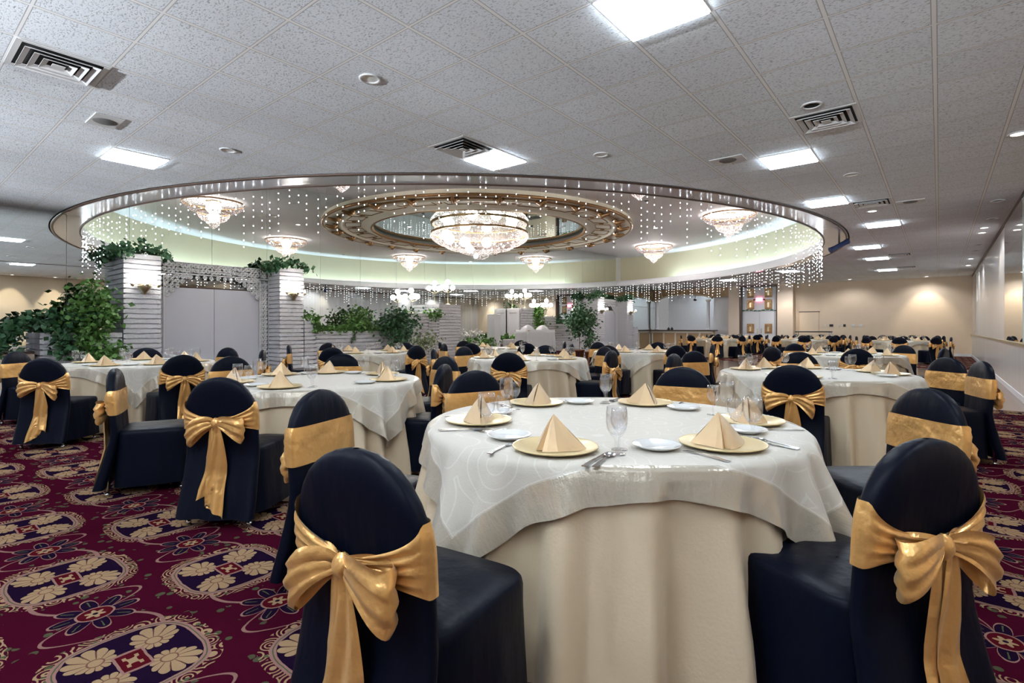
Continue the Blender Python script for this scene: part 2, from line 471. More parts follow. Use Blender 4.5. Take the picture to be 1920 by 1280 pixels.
b = MB(); pts = [(DCX+(DR+.02)*cos(A0+PI*i/64), DCY+(DR+.02)*sin(A0+PI*i/64), DOME) for i in range(65)]; b.add(pts, [list(range(65))[::-1]])
struct(b.build('ceiling_dome', M['domeceil']), 'smooth grey raised ceiling inside the circle')
# walls
b = MB().box(MX-.12, MX-.03, Y0, FARY+.1, 0, DOME+.05); struct(b.build('wall_left', M['vent']))
b = MB().box(X1, X1+.1, Y0, JOG+.1, 0, CEIL).box(RX, X1, JOG, JOG+.1, 0, CEIL); struct(b.build('wall_alcove', M['beige']))
b = MB().box(MX-.1, X1+.1, Y0-.1, Y0, 0, CEIL); struct(b.build('wall_back', M['white']))
b = MB().box(RX, RX+.1, JOG+.1, FARY+.1, .93, CEIL); struct(b.build('wall_right', M['stripe']), 'glossy white striped wall')
b = MB().box(RX-.03, RX+.1, JOG+.1, FARY, 0, .93); struct(b.build('wall_right.001', M['stripe']), 'white wainscot below the ledge of the striped wall')
b = MB().box(RX-.07, RX, JOG+.1, FARY, .93, .965); struct(b.build('trim_4', M['brass']))
b = MB().box(RX-.045, RX-.03, JOG+.1, FARY, 0, .10); struct(b.build('baseboard_right', M['white']))
b = MB().box(RX-.03, RX, JOG+.1, FARY, CEIL-.05, CEIL-.002); struct(b.build('trim_5', M['darktrim']))
# far wall
b = MB().box(-5.7, RX+.1, FARY, FARY+.1, 0, CEIL); struct(b.build('wall_far', M['beige']), 'plain beige far wall')
b = MB().box(-5.7, RX, FARY-.015, FARY, 0, .12); struct(b.build('baseboard_far', M['white']))
b = MB().box(-6.42, -5.7, FARY-.45, FARY+.1, 0, CEIL).box(-8.82, -8.28, FARY-.45, FARY+.1, 0, CEIL)
struct(b.build('wall_far.001', M['peach']), 'peach piers either side of the white double doors')
b = MB().box(-8.28, -8.2, FARY-.35, FARY-.05, 0, CEIL-.002).box(-6.5, -6.42, FARY-.35, FARY-.05, 0, CEIL-.002).box(-8.2, -6.5, FARY-.35, FARY-.05, CEIL-.1, CEIL-.002)
struct(b.build('trim_6', M['darktrim']), 'dark brown frame around the double doors')
b = MB().box(-9.85, -8.82, FARY+.35, FARY+.45, 0, CEIL); struct(b.build('wall_far.002', M['white']), 'white wall strip between bar and pier')
b = MB().box(-9.85, -8.82, FARY, FARY+.3, 2.94, CEIL); struct(b.build('wall_far.003', M['tan']))
# arched header over the bar
b = MB(); n = 24; xa, xb = MX-.05, -9.85
top = [(xa+(xb-xa)*i/n, CEIL) for i in range(n+1)]
bot = []
for i in range(n+1):
    x = xa+(xb-xa)*i/n; t = (x-(-11.45))/1.62; bot.append((x, 2.82 + .30*math.sqrt(max(0, 1-t*t)) if abs(t) < 1 else 2.82))
vs = [(x, FARY, z) for x, z in top] + [(x, FARY, z) for x, z in bot] + [(x, FARY+.25, z) for x, z in top] + [(x, FARY+.25, z) for x, z in bot]; k = n+1
fs = []
for i in range(n): fs += [(i, k+i, k+i+1, i+1), (k+i, 3*k+i, 3*k+i+1, k+i+1), (2*k+i, 2*k+i+1, 3*k+i+1, 3*k+i)]
b.add(vs, fs); struct(b.build('wall_far.004', M['tan']), 'tan arched header above the bar opening')
b = MB(); b.tube([(x, FARY-.02, z) for x, z in bot], .035, 6); struct(b.build('trim_7', M['cream']), 'cream moulding following the bar arch')
b = MB().box(MX-.1, -8.7, BARY, BARY+.1, 0, CEIL).box(-9.6, -9.5, FARY+.45, BARY, 0, CEIL); struct(b.build('wall_bar', M['white']), 'off white wall behind the bar')
b = MB().box(MX-.1, -8.7, FARY+.1, BARY, CEIL, CEIL+.05); struct(b.build('ceiling_bar', M['white']))
# bar counter
bar = empty('bar_counter', (-11.5, FARY, 0)); tag(bar, 'long tan panelled bar counter with dark top under the arch', 'counter')
MB().bbox(-1.75, 1.85, -.42, -.02, 0, 1.06, .01).build('body', M['tan'], bar)
MB().bbox(-1.75, 1.95, -.52, .1, 1.06, 1.12, .012).build('countertop', M['darktrim'], bar)
for i in range(6): MB().bbox(-1.72+i*.7, -1.64+i*.7, -.45, -.42, .05, 1.0, .006).build('stile', M['cream'], bar)
MB().bbox(-1.75, 1.85, -.45, -.42, .94, 1.06, .006).build('rail', M['cream'], bar)
for x, lb in ((-13.0, 'white round column at the mirror end of the bar'), (-9.98, 'white round column at the door end of the bar')):
    t = empty('bar_column', (x, FARY-.2, 1.121)); tag(t, lb, 'column')
    MB().lathe([(.001,.0),(.13,.0),(.13,.05),(.095,.08),(.09,.1),(.085,1.55),(.10,1.58)], 20).build('shaft', M['white'], t)
    MB().lathe([(.10,1.58),(.13,1.62),(.14,1.69),(.001,1.69)], 20).build('capital', M['cream'], t)
for x, y, z in ((-10.9, FARY+.3, 2.85),):
    t = empty('spotlight', (x, y, z)); tag(t, 'small black spotlight hanging under the bar arch', 'light')
    MB().cyl((0,0), .015, .05, .62).build('stem', M['blackm'], t); MB().ball((0,0,0), .09, 12, 8, (1,1.2,.8)).build('head', M['blackm'], t)
for k in range(2):
    o = MB().lathe([(.001,0),(.07,0),(.085,.06),(.03,.13),(.03,.16),(.001,.16)], 12).build('carafe', M['blackm']); o.location = (-12.25+k*.2, FARY-.25, 1.121)
    tag(o, ('black carafe on the bar top nearest the mirror', 'black carafe on the bar top, the one further from the mirror')[k], 'carafe', 'carafes on the bar')

# double doors
def ornate(parent, x, y, z, w=.36, h=.5):
    o = MB().bbox(x-w/2, x+w/2, y-.03, y, z-h/2, z+h/2, .008).build('carved_panel', M['gold'], parent)
    q = MB(); q.bbox(x-w*.13, x+w*.13, y-.05, y-.03, z-h*.3, z+h*.22, .006)
    q.tube([(x+w*.30*cos(a), y-.04, z+h*.06+h*.3*sin(a)) for a in [PI*i/12 for i in range(13)]], .014, 5)
    q.build('carving', M['brass'], o)
    MB().bbox(x-w*.40, x+w*.40, y-.036, y-.031, z-h*.42, z-h*.36, .001).build('lower_bar', M['darktrim'], o)
dd = empty('door_1', (-7.35, FARY-.05, 0)); struct(dd, 'white double doors with carved gilt panels and a tall transom')
MB().bbox(-.85, .85, -.05, 0, 2.12, CEIL-.1, .01).build('transom', M['white'], dd)
for sx in (-1, 1):
    lf = MB().bbox(min(sx*.005, sx*.85), max(sx*.005, sx*.85), -.05, 0, .01, 2.1, .008).build('leaf', M['white'], dd)
    ornate(dd, sx*.44, -.052, 1.20)
    for z in (2.46, 3.08): ornate(dd, sx*.44, -.052, z)
    MB().bbox(sx*.1-.02, sx*.1+.02, -.1, -.052, .95, 1.2, .006).build('handle', M['brass'], dd)
g = MB()
for i in range(9): g.ball((-.8+i*.2, -.09, 2.16+.03*sin(i*1.3)), .05, 8, 6, (1.9, .7, .6))
g.build('garland', M['leafd'], dd)
ex = empty('exit_sign', (-7.35, FARY-.16, 2.72)); tag(ex, 'small red EXIT sign with two lamp heads above the double doors', 'sign')
MB().bbox(-.16, .16, -.03, .03, -.1, .1, .01).build('housing', M['exit'], ex)
for sx in (-1, 1): MB().ball((sx*.24, -.02, 0), .045, 10, 8).tube([(sx*.15,0,0),(sx*.24,0,0)], .01).build('lamp_head', M['blackm'], ex)
cu = bpy.data.curves.new('exit_text', 'FONT'); cu.body = 'EXIT'; cu.size = .14; cu.align_x = 'CENTER'; cu.align_y = 'CENTER'; cu.extrude = .004
to = bpy.data.objects.new('exit_text', cu); C.objects.link(to); bpy.context.view_layer.update()
me = bpy.data.meshes.new_from_object(to.evaluated_get(bpy.context.evaluated_depsgraph_get())); bpy.data.objects.remove(to)
me.materials.clear(); me.materials.append(M['exitw']); o = bpy.data.objects.new('letters', me); C.objects.link(o); o.parent = ex; o.location = (0, -.036, 0); o.rotation_euler = (PI/2, 0, 0)
# service door in the beige wall
sd = empty('door_2', (-5.05, FARY, 0)); struct(sd, 'plain beige service door in the far wall')
MB().bbox(-.42, .42, -.03, 0, .01, 2.02, .006).build('leaf', M['beige'], sd)
MB().bbox(-.46, .46, -.035, 0, 2.02, 2.06, .005).build('head_trim', M['darktrim'], sd)
# switch plates
for i, (x, w, dk) in enumerate(((-4.35, .07, 0), (-4.1, .16, 1), (-3.75, .07, 0), (-3.55, .1, 1), (-3.2, .14, 0), (-2.9, .14, 0))):
    o = MB().bbox(-w/2, w/2, -.015, 0, -.06, .06, .004).build('wall_plate', M['blackm'] if dk else M['plastic']); o.location = (x, FARY, 1.35)
    tag(o, ('%s switch plate on the far beige wall, %s from the service door' % ('dark' if dk else 'white', ('first', 'second', 'third', 'fourth', 'fifth', 'sixth')[i])), 'switch plate', 'switch plates on the far wall')
# service table
sv = empty('service_table', (-4.7, FARY-1.0, 0)); tag(sv, 'black topped service table with rail against the far beige wall', 'table')
MB().bbox(-.75, .75, -.3, .3, 1.02, 1.07, .01).build('top', M['blackm'], sv)
for sx in (-1, 1):
    for sy in (-1, 1): MB().bbox(sx*.7-.02, sx*.7+.02, sy*.26-.02, sy*.26+.02, 0, 1.02, .004).build('leg', M['chrome'], sv)
MB().bbox(-.72, .72, -.28, .28, .55, .58, .006).build('shelf', M['silver'], sv)
for i in range(9):
    o = MB().lathe([(.02,0),(.05,0),(.05,.16),(.045,.16),(.045,.01)], 10).build('water_jug', M['silver']); o.location = (-5.3+i*.15, FARY-1.0, .582)
    tag(o, 'silver water jug on the shelf of the black service table', 'jug', 'silver jugs on the service table')

# mirror wall
ys = [2.48-1.27*k for k in range(6, 0, -1)] + [2.48, 3.51, 5.13, 6.43, 7.91, 9.21, 10.53, 11.7, 12.65, 14.04, 15.23, 16.47, 17.65, 18.97, 20.16, 21.64, 22.84, 23.86, 25.01, 26.54, 28.1, 29.8]
def mirror(y0, y1, z0, z1, lab, x=MX, sgn=1):
    g = .003
    o = MB().box(0, .006, 0, y1-y0-2*g, 0, z1-z0-2*g).build('mirror_panel', M['mirror']); o.location = (x-.006 if sgn > 0 else x, y0+g, z0+g)
    return tag(o, lab, 'mirror', lab.replace('mirror panel', 'mirror panels'))
for a, c in zip(ys[:-1], ys[1:]):
    lo = .8 if c <= 2.5 else 0
    mirror(a, c, lo+.002, 2.435, 'tall lower mirror panel of the mirrored left wall')
    inside = abs((a+c)/2-DCY) < DR-.3
    mirror(a, c, 2.445, DOME-.002 if inside else CEIL-.002, 'upper mirror panel of the wall, reaching into the round recess' if inside else 'upper mirror panel of the mirrored wall, under the flat ceiling')
for i, (y0, y1) in enumerate(((12.2, 15.35), (26.2, 27.6))):
    o = MB().box(0, .02, 0, y1-y0, 0, CEIL-1.02).build('mirror_panel', M['mirror']); o.location = (RX-.021, y0, .967)
    tag(o, ('large mirror panel set in the striped white right wall', 'narrow mirror strip near the far end of the striped right wall')[i], 'mirror')
# low ledge before the mirror at the left
ld = empty('wall_ledge', (MX, -2, 0)); struct(ld, 'low tan ledge with grey cap below the left mirrors')
MB().box(.001, .42, -4, 3.95, 0, .76).build('body', M['peach'], ld)
MB().bbox(.001, .46, -4, 3.95, .76, .80, .01).build('cap', M['darktrim'], ld)
MB().bbox(.42, .44, -4, 3.95, 0, .12, .004).build('baseboard', M['white'], ld)

# ------------------------------------------------------------------ brick pillars, planters and gates
def courses(b, x0, x1, y0, y1, z0, z1, seed=0, hrow=.1):
    r = random.Random(seed); n = max(1, round((z1-z0)/hrow)); h = (z1-z0)/n
    b.box(x0, x1-.045, y0+.045, y1-.045, z0, z1-.01)
    for k in range(n):
        za, zb = z0+k*h+.008, z0+(k+1)*h-.008+(.008 if k == n-1 else 0)
        m = max(2, int((y1-y0)/.06)); vs = []; fs = []
        j = r.uniform(-.004, .006)
        for (yy, xx, dx, dy) in [(y0+(y1-y0)*i/m, x1, 1, 0) for i in range(m+1)]:
            w = r.uniform(-.005, .006); q = r.uniform(-.005, .005); q2 = r.uniform(-.005, .005)
            vs += [(xx-.045, yy, za), (xx+w+j, yy, za+.004+q), (xx+w+j, yy, zb-.004+q2), (xx-.045, yy, zb)]
        for i in range(m):
            for e in range(3): fs.append((i*4+e, (i+1)*4+e, (i+1)*4+e+1, i*4+e+1))
        b.add(vs, fs)
        for ye, s in ((y0, -1), (y1, 1)):
            m2 = max(2, int((x1-x0)/.07)); vs = []; fs = []
            for i in range(m2+1):
                xx = x0+(x1-x0)*i/m2; w = r.uniform(-.004, .005)*s + j*s; q = r.uniform(-.004, .004)
                vs += [(xx, ye-s*.045, za), (xx, ye+w, za+.004+q), (xx, ye+w, zb-.004+q), (xx, ye-s*.045, zb)]
            for i in range(m2):
                for e in range(3):
                    f = (i*4+e, i*4+e+1, (i+1)*4+e+1, (i+1)*4+e); fs.append(f if s > 0 else f[::-1])
            b.add(vs, fs)
    b.box(x0, x1, y0, y1, z1-.012, z1)
PX = -12.6
pill = [(3.24, 3.89, 'first', 'rough white brick pillar left of the near lattice gate'), (6.43, 7.06, 'second', 'rough white brick pillar right of the near lattice gate'),
        (21.95, 22.6, 'third', 'rough white brick pillar of the distant gate, beside the potted tree'), (25.0, 25.65, 'fourth', 'rough white brick pillar of the distant gate, nearest the bar')]
for i, (a, c, nm, lb) in enumerate(pill):
    b = MB(); courses(b, MX+.002, PX, a, c, 0, 2.72, i)
    o = b.build('brick_pillar', M['brick']); tag(o, lb, 'pillar')
def leaves(b, pts, n, size, spread, seed, droop=.3, elong=1.7):
    size *= 1.35
    r = random.Random(seed)
    for _ in range(n):
        p = r.choice(pts); c = Vector((p[0]+r.gauss(0, spread[0]), p[1]+r.gauss(0, spread[1]), p[2]+r.gauss(0, spread[2])))
        if c.x < MX+.05: c.x = MX+.05+abs(r.gauss(0, .03))
        s = size*r.uniform(.6, 1.3)
        d = Vector((r.gauss(0,1), r.gauss(0,1), r.gauss(-droop,.7))).normalized(); q = d.cross(Vector((r.gauss(0,1), r.gauss(0,1), r.gauss(0,1)))).normalized()
        nn = d.cross(q)*s*.16
        t = c + d*s*elong
        b.add([c, c+d*s*elong*.45+q*s*.62, t, c+d*s*elong*.45-q*s*.62, c+d*s*elong*.5-nn], [(0,1,4),(1,2,4),(2,3,4),(3,0,4)], True)
def plant(name, lab, cat, base, pts, n, size, spread, seed, m='leaf', stems=None, pot=None, group=None, droop=.3):
    t = empty(name, base); tag(t, lab, cat, group)
    rel = [(p[0]-base[0], p[1]-base[1], p[2]-base[2]) for p in pts]
    b = MB(); leaves(b, rel, n, size, spread, seed, droop)
    # keep in front of the mirror plane
    b.v = [(max(v[0], MX+.02-base[0]), v[1], v[2]) for v in b.v]
    b.build('foliage', M[m], t)
    b = MB(); r = random.Random(seed+1)
    for s in (stems or []):
        b.tube([(q[0]-base[0], q[1]-base[1], q[2]-base[2]) for q in s], .012, 5)
    if stems: b.build('stem', M['stem'], t)
    if pot:
        MB().lathe([(.001,0),(pot*.75,0),(pot,pot*1.5),(pot*1.08,pot*1.5),(pot*1.08,pot*1.7),(pot*.9,pot*1.7),(pot*.85,pot*1.45),(.001,pot*1.45)], 18).build('pot', M['terracotta'], t)
    return t
def line(a, c, n, arc_=0): return [(a[0]+(c[0]-a[0])*i/n, a[1]+(c[1]-a[1])*i/n, a[2]+(c[2]-a[2])*i/n+arc_*sin(PI*i/n)) for i in range(n+1)]
for i, (a, c, nm, lb) in enumerate(pill):
    lbl = ['ivy garland heaped on the pillar left of the near gate', 'ivy garland heaped on the pillar right of the near gate', 'ivy garland on top of the distant pillar beside the tree', 'ivy garland on top of the distant pillar nearest the bar'][i]
    plant('ivy_garland', lbl, 'ivy', (PX-.2, (a+c)/2, 2.72), line((PX-.12, a-.12, 2.74), (PX-.12, c+.12, 2.74), 6, .14) + line((PX-.45, a-.15, 2.70), (PX, a, 2.76), 4, .05), 480, .048, (.10, .07, .06), 20+i, 'leafd', droop=.1)
def gate(y0, y1, near):
    side = 'near' if near else 'distant'
    t = empty('lattice_arch', (MX+.08, (y0+y1)/2, 0)); w = (y1-y0)/2 - .003
    tag(t, 'white scrollwork lattice arch between the two %s brick pillars' % side, 'arch')
    top = 2.70; band = .26; st = .22
    b = MB()
    for s in (-1, 1):
        xs = sorted((s*w, s*(w-st)))
        b.box(0, .03, s*w-.012 if s > 0 else -w, s*w if s > 0 else -w+.012, 0, top); b.box(0, .03, s*(w-st)-.012, s*(w-st)+.012, 0, top-band-.04)
    b.box(0, .03, -w, w, top-.02, top); b.box(0, .03, -w, w, top-band-.012, top-band+.012)
    b.build('frame', M['white'], t)
    def spiral(b, cy, cz, r, a0, turn, sgn):
        pts = []
        for k in range(15):
            a = a0 + sgn*turn*k/14; rr = r*(1-.82*k/14); pts.append((.015, cy+rr*cos(a), cz+rr*sin(a)))
        b.tube(pts, .013, 4, smooth=False)
    for s in (-1, 1):
        b = MB(); z = .08; k = 0
        while z < top-band-.1:
            for q in (-1, 1): spiral(b, s*(w-st/2)+q*.045, z+.04*(q > 0), .052, (PI/2 if q > 0 else -PI/2), 3.6*PI, q)
            z += .105; k += 1
        b.build('side_scrolls', M['white'], t)
    b = MB(); y = -w+.06; k = 0
    while y < w-.03:
        for zq in (.07, .18): spiral(b, y, top-zq, .056, k*1.3, 3.6*PI, 1 if k % 2 else -1)
        y += .088; k += 1
    for s in (-1, 1):       # scalloped corner brackets
        for i in range(5):
            for jx in range(5-i): spiral(b, s*(w-st-.06-i*.105), top-band-.07-jx*.1, .056, i+jx*1.7, 3.4*PI, s)
    for i in range(14): spiral(b, -w+st+.1+i*(2*w-2*st-.2)/13, top-band-.06, .05, i, 3.2*PI, 1 if i % 2 else -1)
    b.build('header_scrolls', M['white'], t)
    d = empty('door_%d' % (3 if near else 4), (MX+.02, (y0+y1)/2, 0)); struct(d, 'pale grey double doors inside the %s lattice arch' % side)
    wi = w-st+.06
    for s in (-1, 1): MB().bbox(0, .035, min(s*.004, s*wi), max(s*.004, s*wi), .01, 2.13, .005).build('leaf', M['doorwhite'], d)
    MB().bbox(0, .045, -wi-.03, wi+.03, 2.135, 2.16, .005).build('head_rail', M['darktrim'], d)
    if not near:
        MB().bbox(.036, .05, -.9, -.5, .8, 1.5, .004).build('glazing', M['gold'], d)
gate(3.89, 6.43, True); gate(22.6, 25.0, False)

def sconce(y, lab):
    t = empty('wall_sconce', (PX+.006, y, 2.06)); tag(t, lab, 'sconce', None)
    MB().lathe([(.001,-.16),(.03,-.15),(.06,-.09),(.11,-.03),(.125,.03),(.12,.05),(.001,.03)], 16, (.03,0,0), -PI/2, PI/2).build('bowl', M['brass'], t)
    for k, a in enumerate((-55, -5, 40)):
        a = R_(a); dx, dy = cos(a), sin(a)
        p = [(.04+dx*.26*q, dy*.30*q, -.04+.06*sin(PI*1.3*q)-.02+.10*q*q) for q in [i/8 for i in range(9)]]
        arm = MB().tube(p, .009, 6).build('arm', M['brass'], t)
        e = p[-1]
        MB().lathe([(.001,0),(.028,.01),(.036,.05),(.03,.055),(.001,.03)], 10, e).build('cup', M['brass'], arm)
        MB().lathe([(.001,.03),(.015,.035),(.021,.07),(.012,.11),(.001,.14)], 8, e).build('bulb', M['candle'], arm)
    l = bpy.data.lights.new('sconce_lamp', 'POINT'); l.energy = 4; l.color = (1, .95, .88); l.shadow_soft_size = .05
    lo = bpy.data.objects.new('lamp', l); C.objects.link(lo); lo.parent = t; lo.location = (.2, 0, .2)
for (a, c, nm, lb), l2 in zip(pill, ('brass candle sconce on the pillar left of the near gate', 'brass candle sconce on the pillar right of the near gate', 'brass candle sconce on the distant pillar beside the tree', 'brass candle sconce on the distant pillar nearest the bar')):
    sconce((a+c)/2+.02, l2)

def planter(segs, lab, seed):
    t = empty('brick_planter', (PX, segs[0][0], 0)); tag(t, lab, 'planter')
    for k, (a, c, h) in enumerate(segs):
        if k == 0: a += .016
        if k == len(segs)-1: c -= .016
        b = MB(); courses(b, MX+.003, PX, a, c, 0, h, seed*10+k)
        b.v = [(x-PX, y-segs[0][0], z) for x, y, z in b.v]
        b.build('brick_section', M['brick'], t)
planter([(1.97, 3.235, 1.13)], 'low white brick planter at the left below the big ficus', 3)
planter([(7.065, 7.4, 1.42), (7.4, 9.84, 1.14), (9.84, 10.4, 1.43), (10.4, 11.3, 1.68), (11.3, 11.75, 1.55), (11.75, 12.75, 2.0)], 'stepped white brick planter wall rising toward the head table', 4)
planter([(16.03, 16.9, 2.0), (16.9, 17.5, 1.55), (17.5, 18.45, 1.7), (18.45, 19.6, 1.4), (19.6, 20.5, 1.12), (20.5, 21.2, 1.25), (21.2, 21.94, 1.42)], 'stepped white brick planter wall beyond the head table', 5)
planter([(25.66, 26.3, 1.25)], 'low white brick planter next to the bar', 6)
# panelled end of the far planter
o = MB().bbox(0, .6, -.03, 0, 0, 2.0, .006).bbox(.48, .6, -.05, -.03, .1, 1.95, .006).bbox(0, .1, -.05, -.03, .1, 1.95, .006).bbox(.1, .48, -.05, -.03, 1.82, 1.95, .006).build('end_panel', M['white']); o.location = (MX+.03, 16.0, 0); tag(o, 'white framed end panel on the planter beyond the head table', 'panel')

# plants on the planters
plant('ficus_tree', 'large leafy green ficus beside the left brick pillar', 'plant', (-12.75, 2.55, 1.131),
      line((-12.7, 2.6, 1.2), (-12.6, 2.75, 1.95), 5) + line((-12.6, 2.35, 1.45), (-12.5, 2.9, 1.75), 4) + line((-12.45, 2.6, .95), (-12.4, 2.95, 1.5), 5) + line((-12.4, 2.7, .6), (-12.35, 3.05, .8), 3), 1700, .048, (.11, .11, .11), 31, 'leaf',
      stems=[[(-12.7, 2.7, 1.13), (-12.68, 2.8, 1.5), (-12.6, 3.0, 2.0)], [(-12.7, 2.7, 1.13), (-12.6, 2.5, 1.6)], [(-12.7, 2.7, 1.2), (-12.6, 3.1, 1.7)]])
plant('trailing_garland', 'dark trailing leaf garland along the low left planter', 'plant', (-12.7, 2.0, 1.131),
      line((-12.55, 1.55, 1.22), (-12.5, 2.9, 1.45), 8, .08) + line((-12.45, 2.25, 1.2), (-12.4, 2.3, .78), 4) + line((-12.5, 1.6, 1.2), (-12.5, 1.5, .85), 3), 700, .055, (.07, .08, .07), 32, 'leafd', stems=[line((-12.6, 1.6, 1.2), (-12.6, 2.9, 1.4), 5)])
plant('potted_ivy', 'small bright ivy clump on the planter step beside the gate pillar', 'plant', (-12.75, 7.22, 1.421), line((-12.7, 7.1, 1.5), (-12.6, 7.4, 1.5), 3) + line((-12.6, 7.4, 1.42), (-12.55, 7.42, 1.2), 3), 220, .045, (.06, .06, .08), 33)
plant('ivy_strip', 'low ivy strip filling the long planter step', 'ivy', (-12.8, 8.6, 1.141), line((-12.7, 7.45, 1.2), (-12.65, 9.8, 1.2), 14), 900, .04, (.08, .1, .05), 34)
plant('bushy_shrub', 'bushy bright green shrub in the middle of the long planter step', 'plant', (-12.75, 8.8, 1.141), line((-12.7, 8.5, 1.3), (-12.7, 9.1, 1.35), 4) + line((-12.75, 8.6, 1.5), (-12.8, 9.0, 1.68), 3), 420, .045, (.1, .14, .09), 35, stems=[line((-12.75, 8.8, 1.14), (-12.8, 8.6, 1.6), 3), line((-12.75, 8.8, 1.14), (-12.7, 9.2, 1.65), 3)])
plant('hanging_vine', 'thin vine hanging down the brick face of the long planter', 'plant', (-12.55, 8.55, 1.145), line((-12.56, 8.6, 1.1), (-12.55, 8.42, .82), 6), 36, .03, (.012, .02, .02), 36, 'leafd', stems=[line((-12.57, 8.62, 1.13), (-12.56, 8.42, .82), 5, .02)])
plant('ficus_tree', 'tall dark green ficus standing at the planter step', 'plant', (-12.0, 9.75, 0), line((-12.35, 9.6, 1.15), (-12.3, 9.9, 1.65), 5) + line((-12.3, 9.45, 1.4), (-12.2, 10.2, 1.45), 4) + line((-12.15, 9.7, .85), (-12.1, 9.9, 1.1), 3), 1500, .045, (.13, .2, .15), 37, 'leafd', stems=[[(-12.0, 9.75, .3), (-12.1, 9.75, .8), (-12.25, 9.75, 1.4)]], pot=.16)
plant('variegated_shrub', 'pale variegated shrub beside the tall ficus', 'plant', (-11.8, 10.35, 0), line((-11.9, 10.1, .75), (-11.8, 10.7, .85), 4), 420, .04, (.15, .15, .14), 38, 'leafv', stems=[line((-11.8, 10.35, .2), (-11.85, 10.3, .8), 3)], pot=.15)
plant('potted_ivy', 'bright green ivy in the notch of the tall planter', 'plant', (-12.75, 11.52, 1.551), line((-12.7, 11.3, 1.62), (-12.6, 11.7, 1.66), 3), 300, .045, (.07, .09, .08), 39)
plant('shrub', 'green shrub on the planter behind the head table', 'plant', (-12.75, 17.2, 1.551), line((-12.7, 16.95, 1.7), (-12.7, 17.4, 1.95), 4) + line((-12.6, 17.0, 1.4), (-12.55, 17.3, 1.5), 2), 420, .06, (.1, .14, .12), 40)
plant('potted_tree', 'slender dark leaved tree in a brown pot beyond the head table', 'plant', (-11.4, 18.4, 0), line((-11.4, 18.2, 1.2), (-11.4, 18.5, 2.0), 6) + line((-11.4, 18.0, 1.35), (-11.4, 19.3, 1.6), 5), 1500, .055, (.2, .2, .2), 41, 'leafd', stems=[line((-11.4, 18.4, .2), (-11.4, 18.4, 1.6), 4)], pot=.2)
plant('potted_tree', 'small sparse tree in a brown pot beside the slender tree', 'plant', (-10.9, 18.3, 0), line((-10.9, 18.3, .5), (-10.9, 18.4, 1.1), 5), 380, .045, (.13, .13, .12), 42, 'leafd', stems=[line((-10.9, 18.3, .2), (-10.9, 18.3, .9), 3)], pot=.17)
plant('fern', 'green fern with white flowers left of the white pedestal', 'plant', (-12.3, 13.2, .401), line((-12.4, 12.95, .65), (-12.2, 13.7, .7), 4), 420, .07, (.12, .16, .1), 43, 'leaf', pot=.15)
plant('flower_basket', 'white flowers behind the fern at the mirror', 'flowers', (-12.9, 13.4, .401), line((-12.95, 13.1, .95), (-12.95, 14.0, .98), 5), 400, .05, (.08, .15, .08), 44, 'petal', pot=.15)
plant('fern', 'green fern between the white pedestal and the head table', 'plant', (-12.6, 15.0, .401), line((-12.7, 14.7, .7), (-12.6, 15.5, .75), 4), 420, .07, (.12, .2, .1), 45, 'leaf', pot=.15)
plant('ivy_garland', 'thin ivy along the low planter beside the distant pillar', 'ivy', (-12.7, 20.9, 1.26), line((-12.6, 20.4, 1.5), (-12.6, 21.3, 1.6), 4), 260, .06, (.12, .15, .12), 46, 'leafd')
# dais, pedestal, head table
struct(MB().bbox(MX+.005, -9.9, 12.78, 15.96, 0, .4, .01).build('dais', M['carpet']), 'low carpeted platform under the head table')
o = MB().bbox(-.17, .17, -.17, .17, 0, 1.32, .012).bbox(-.2, .2, -.2, .2, 0, .1, .01).build('pedestal', M['white']); o.location = (-12.25, 14.05, .401); tag(o, 'slim white square pedestal on the platform', 'pedestal')
o = MB().bbox(-.05, .05, -.75, .75, 0, .42, .01).build('low_screen', M['white']); o.location = (-12.0, 15.05, .401); tag(o, 'low white screen between pedestal and head table', 'screen')

def skirt_fn(R, H_, ph, flare=.07, amp=.022):
    def f(a, t):      # t 0 top .. 1 floor
        sq = sin(25*a+ph+1.5*sin(3*a)); w = 1.25*sq*(1.5-.5*sq*sq) + .5*sin(40*a+1.7*ph) + .7*sin(11*a+2.3*ph)
        return R + .004 + flare*t + amp*w*min(1, t*1.4)
    return f
def tablecloth_mesh(R, Ht, ph, zf=.012, flare=.085, amp=.036, n=160):
    f = skirt_fn(R, Ht, ph, flare, amp); b = MB()
    rings = [(0.001, 0), (R*.5, 0), (R*.93, 0), (R*.99, 0)]
    def fn(u, v):
        a = 2*PI*u; k = v*16
        if k <= 3:
            r = rings[int(round(k))][0]; return (r*cos(a), r*sin(a), Ht)
        t = (k-3)/13; r = f(a, t) - (.012 if k < 4 else 0); z = Ht - .006 - (Ht-.006-zf)*t
        return (r*cos(a), r*sin(a), z)
    b.grid(n, 16, fn, True); return b, f
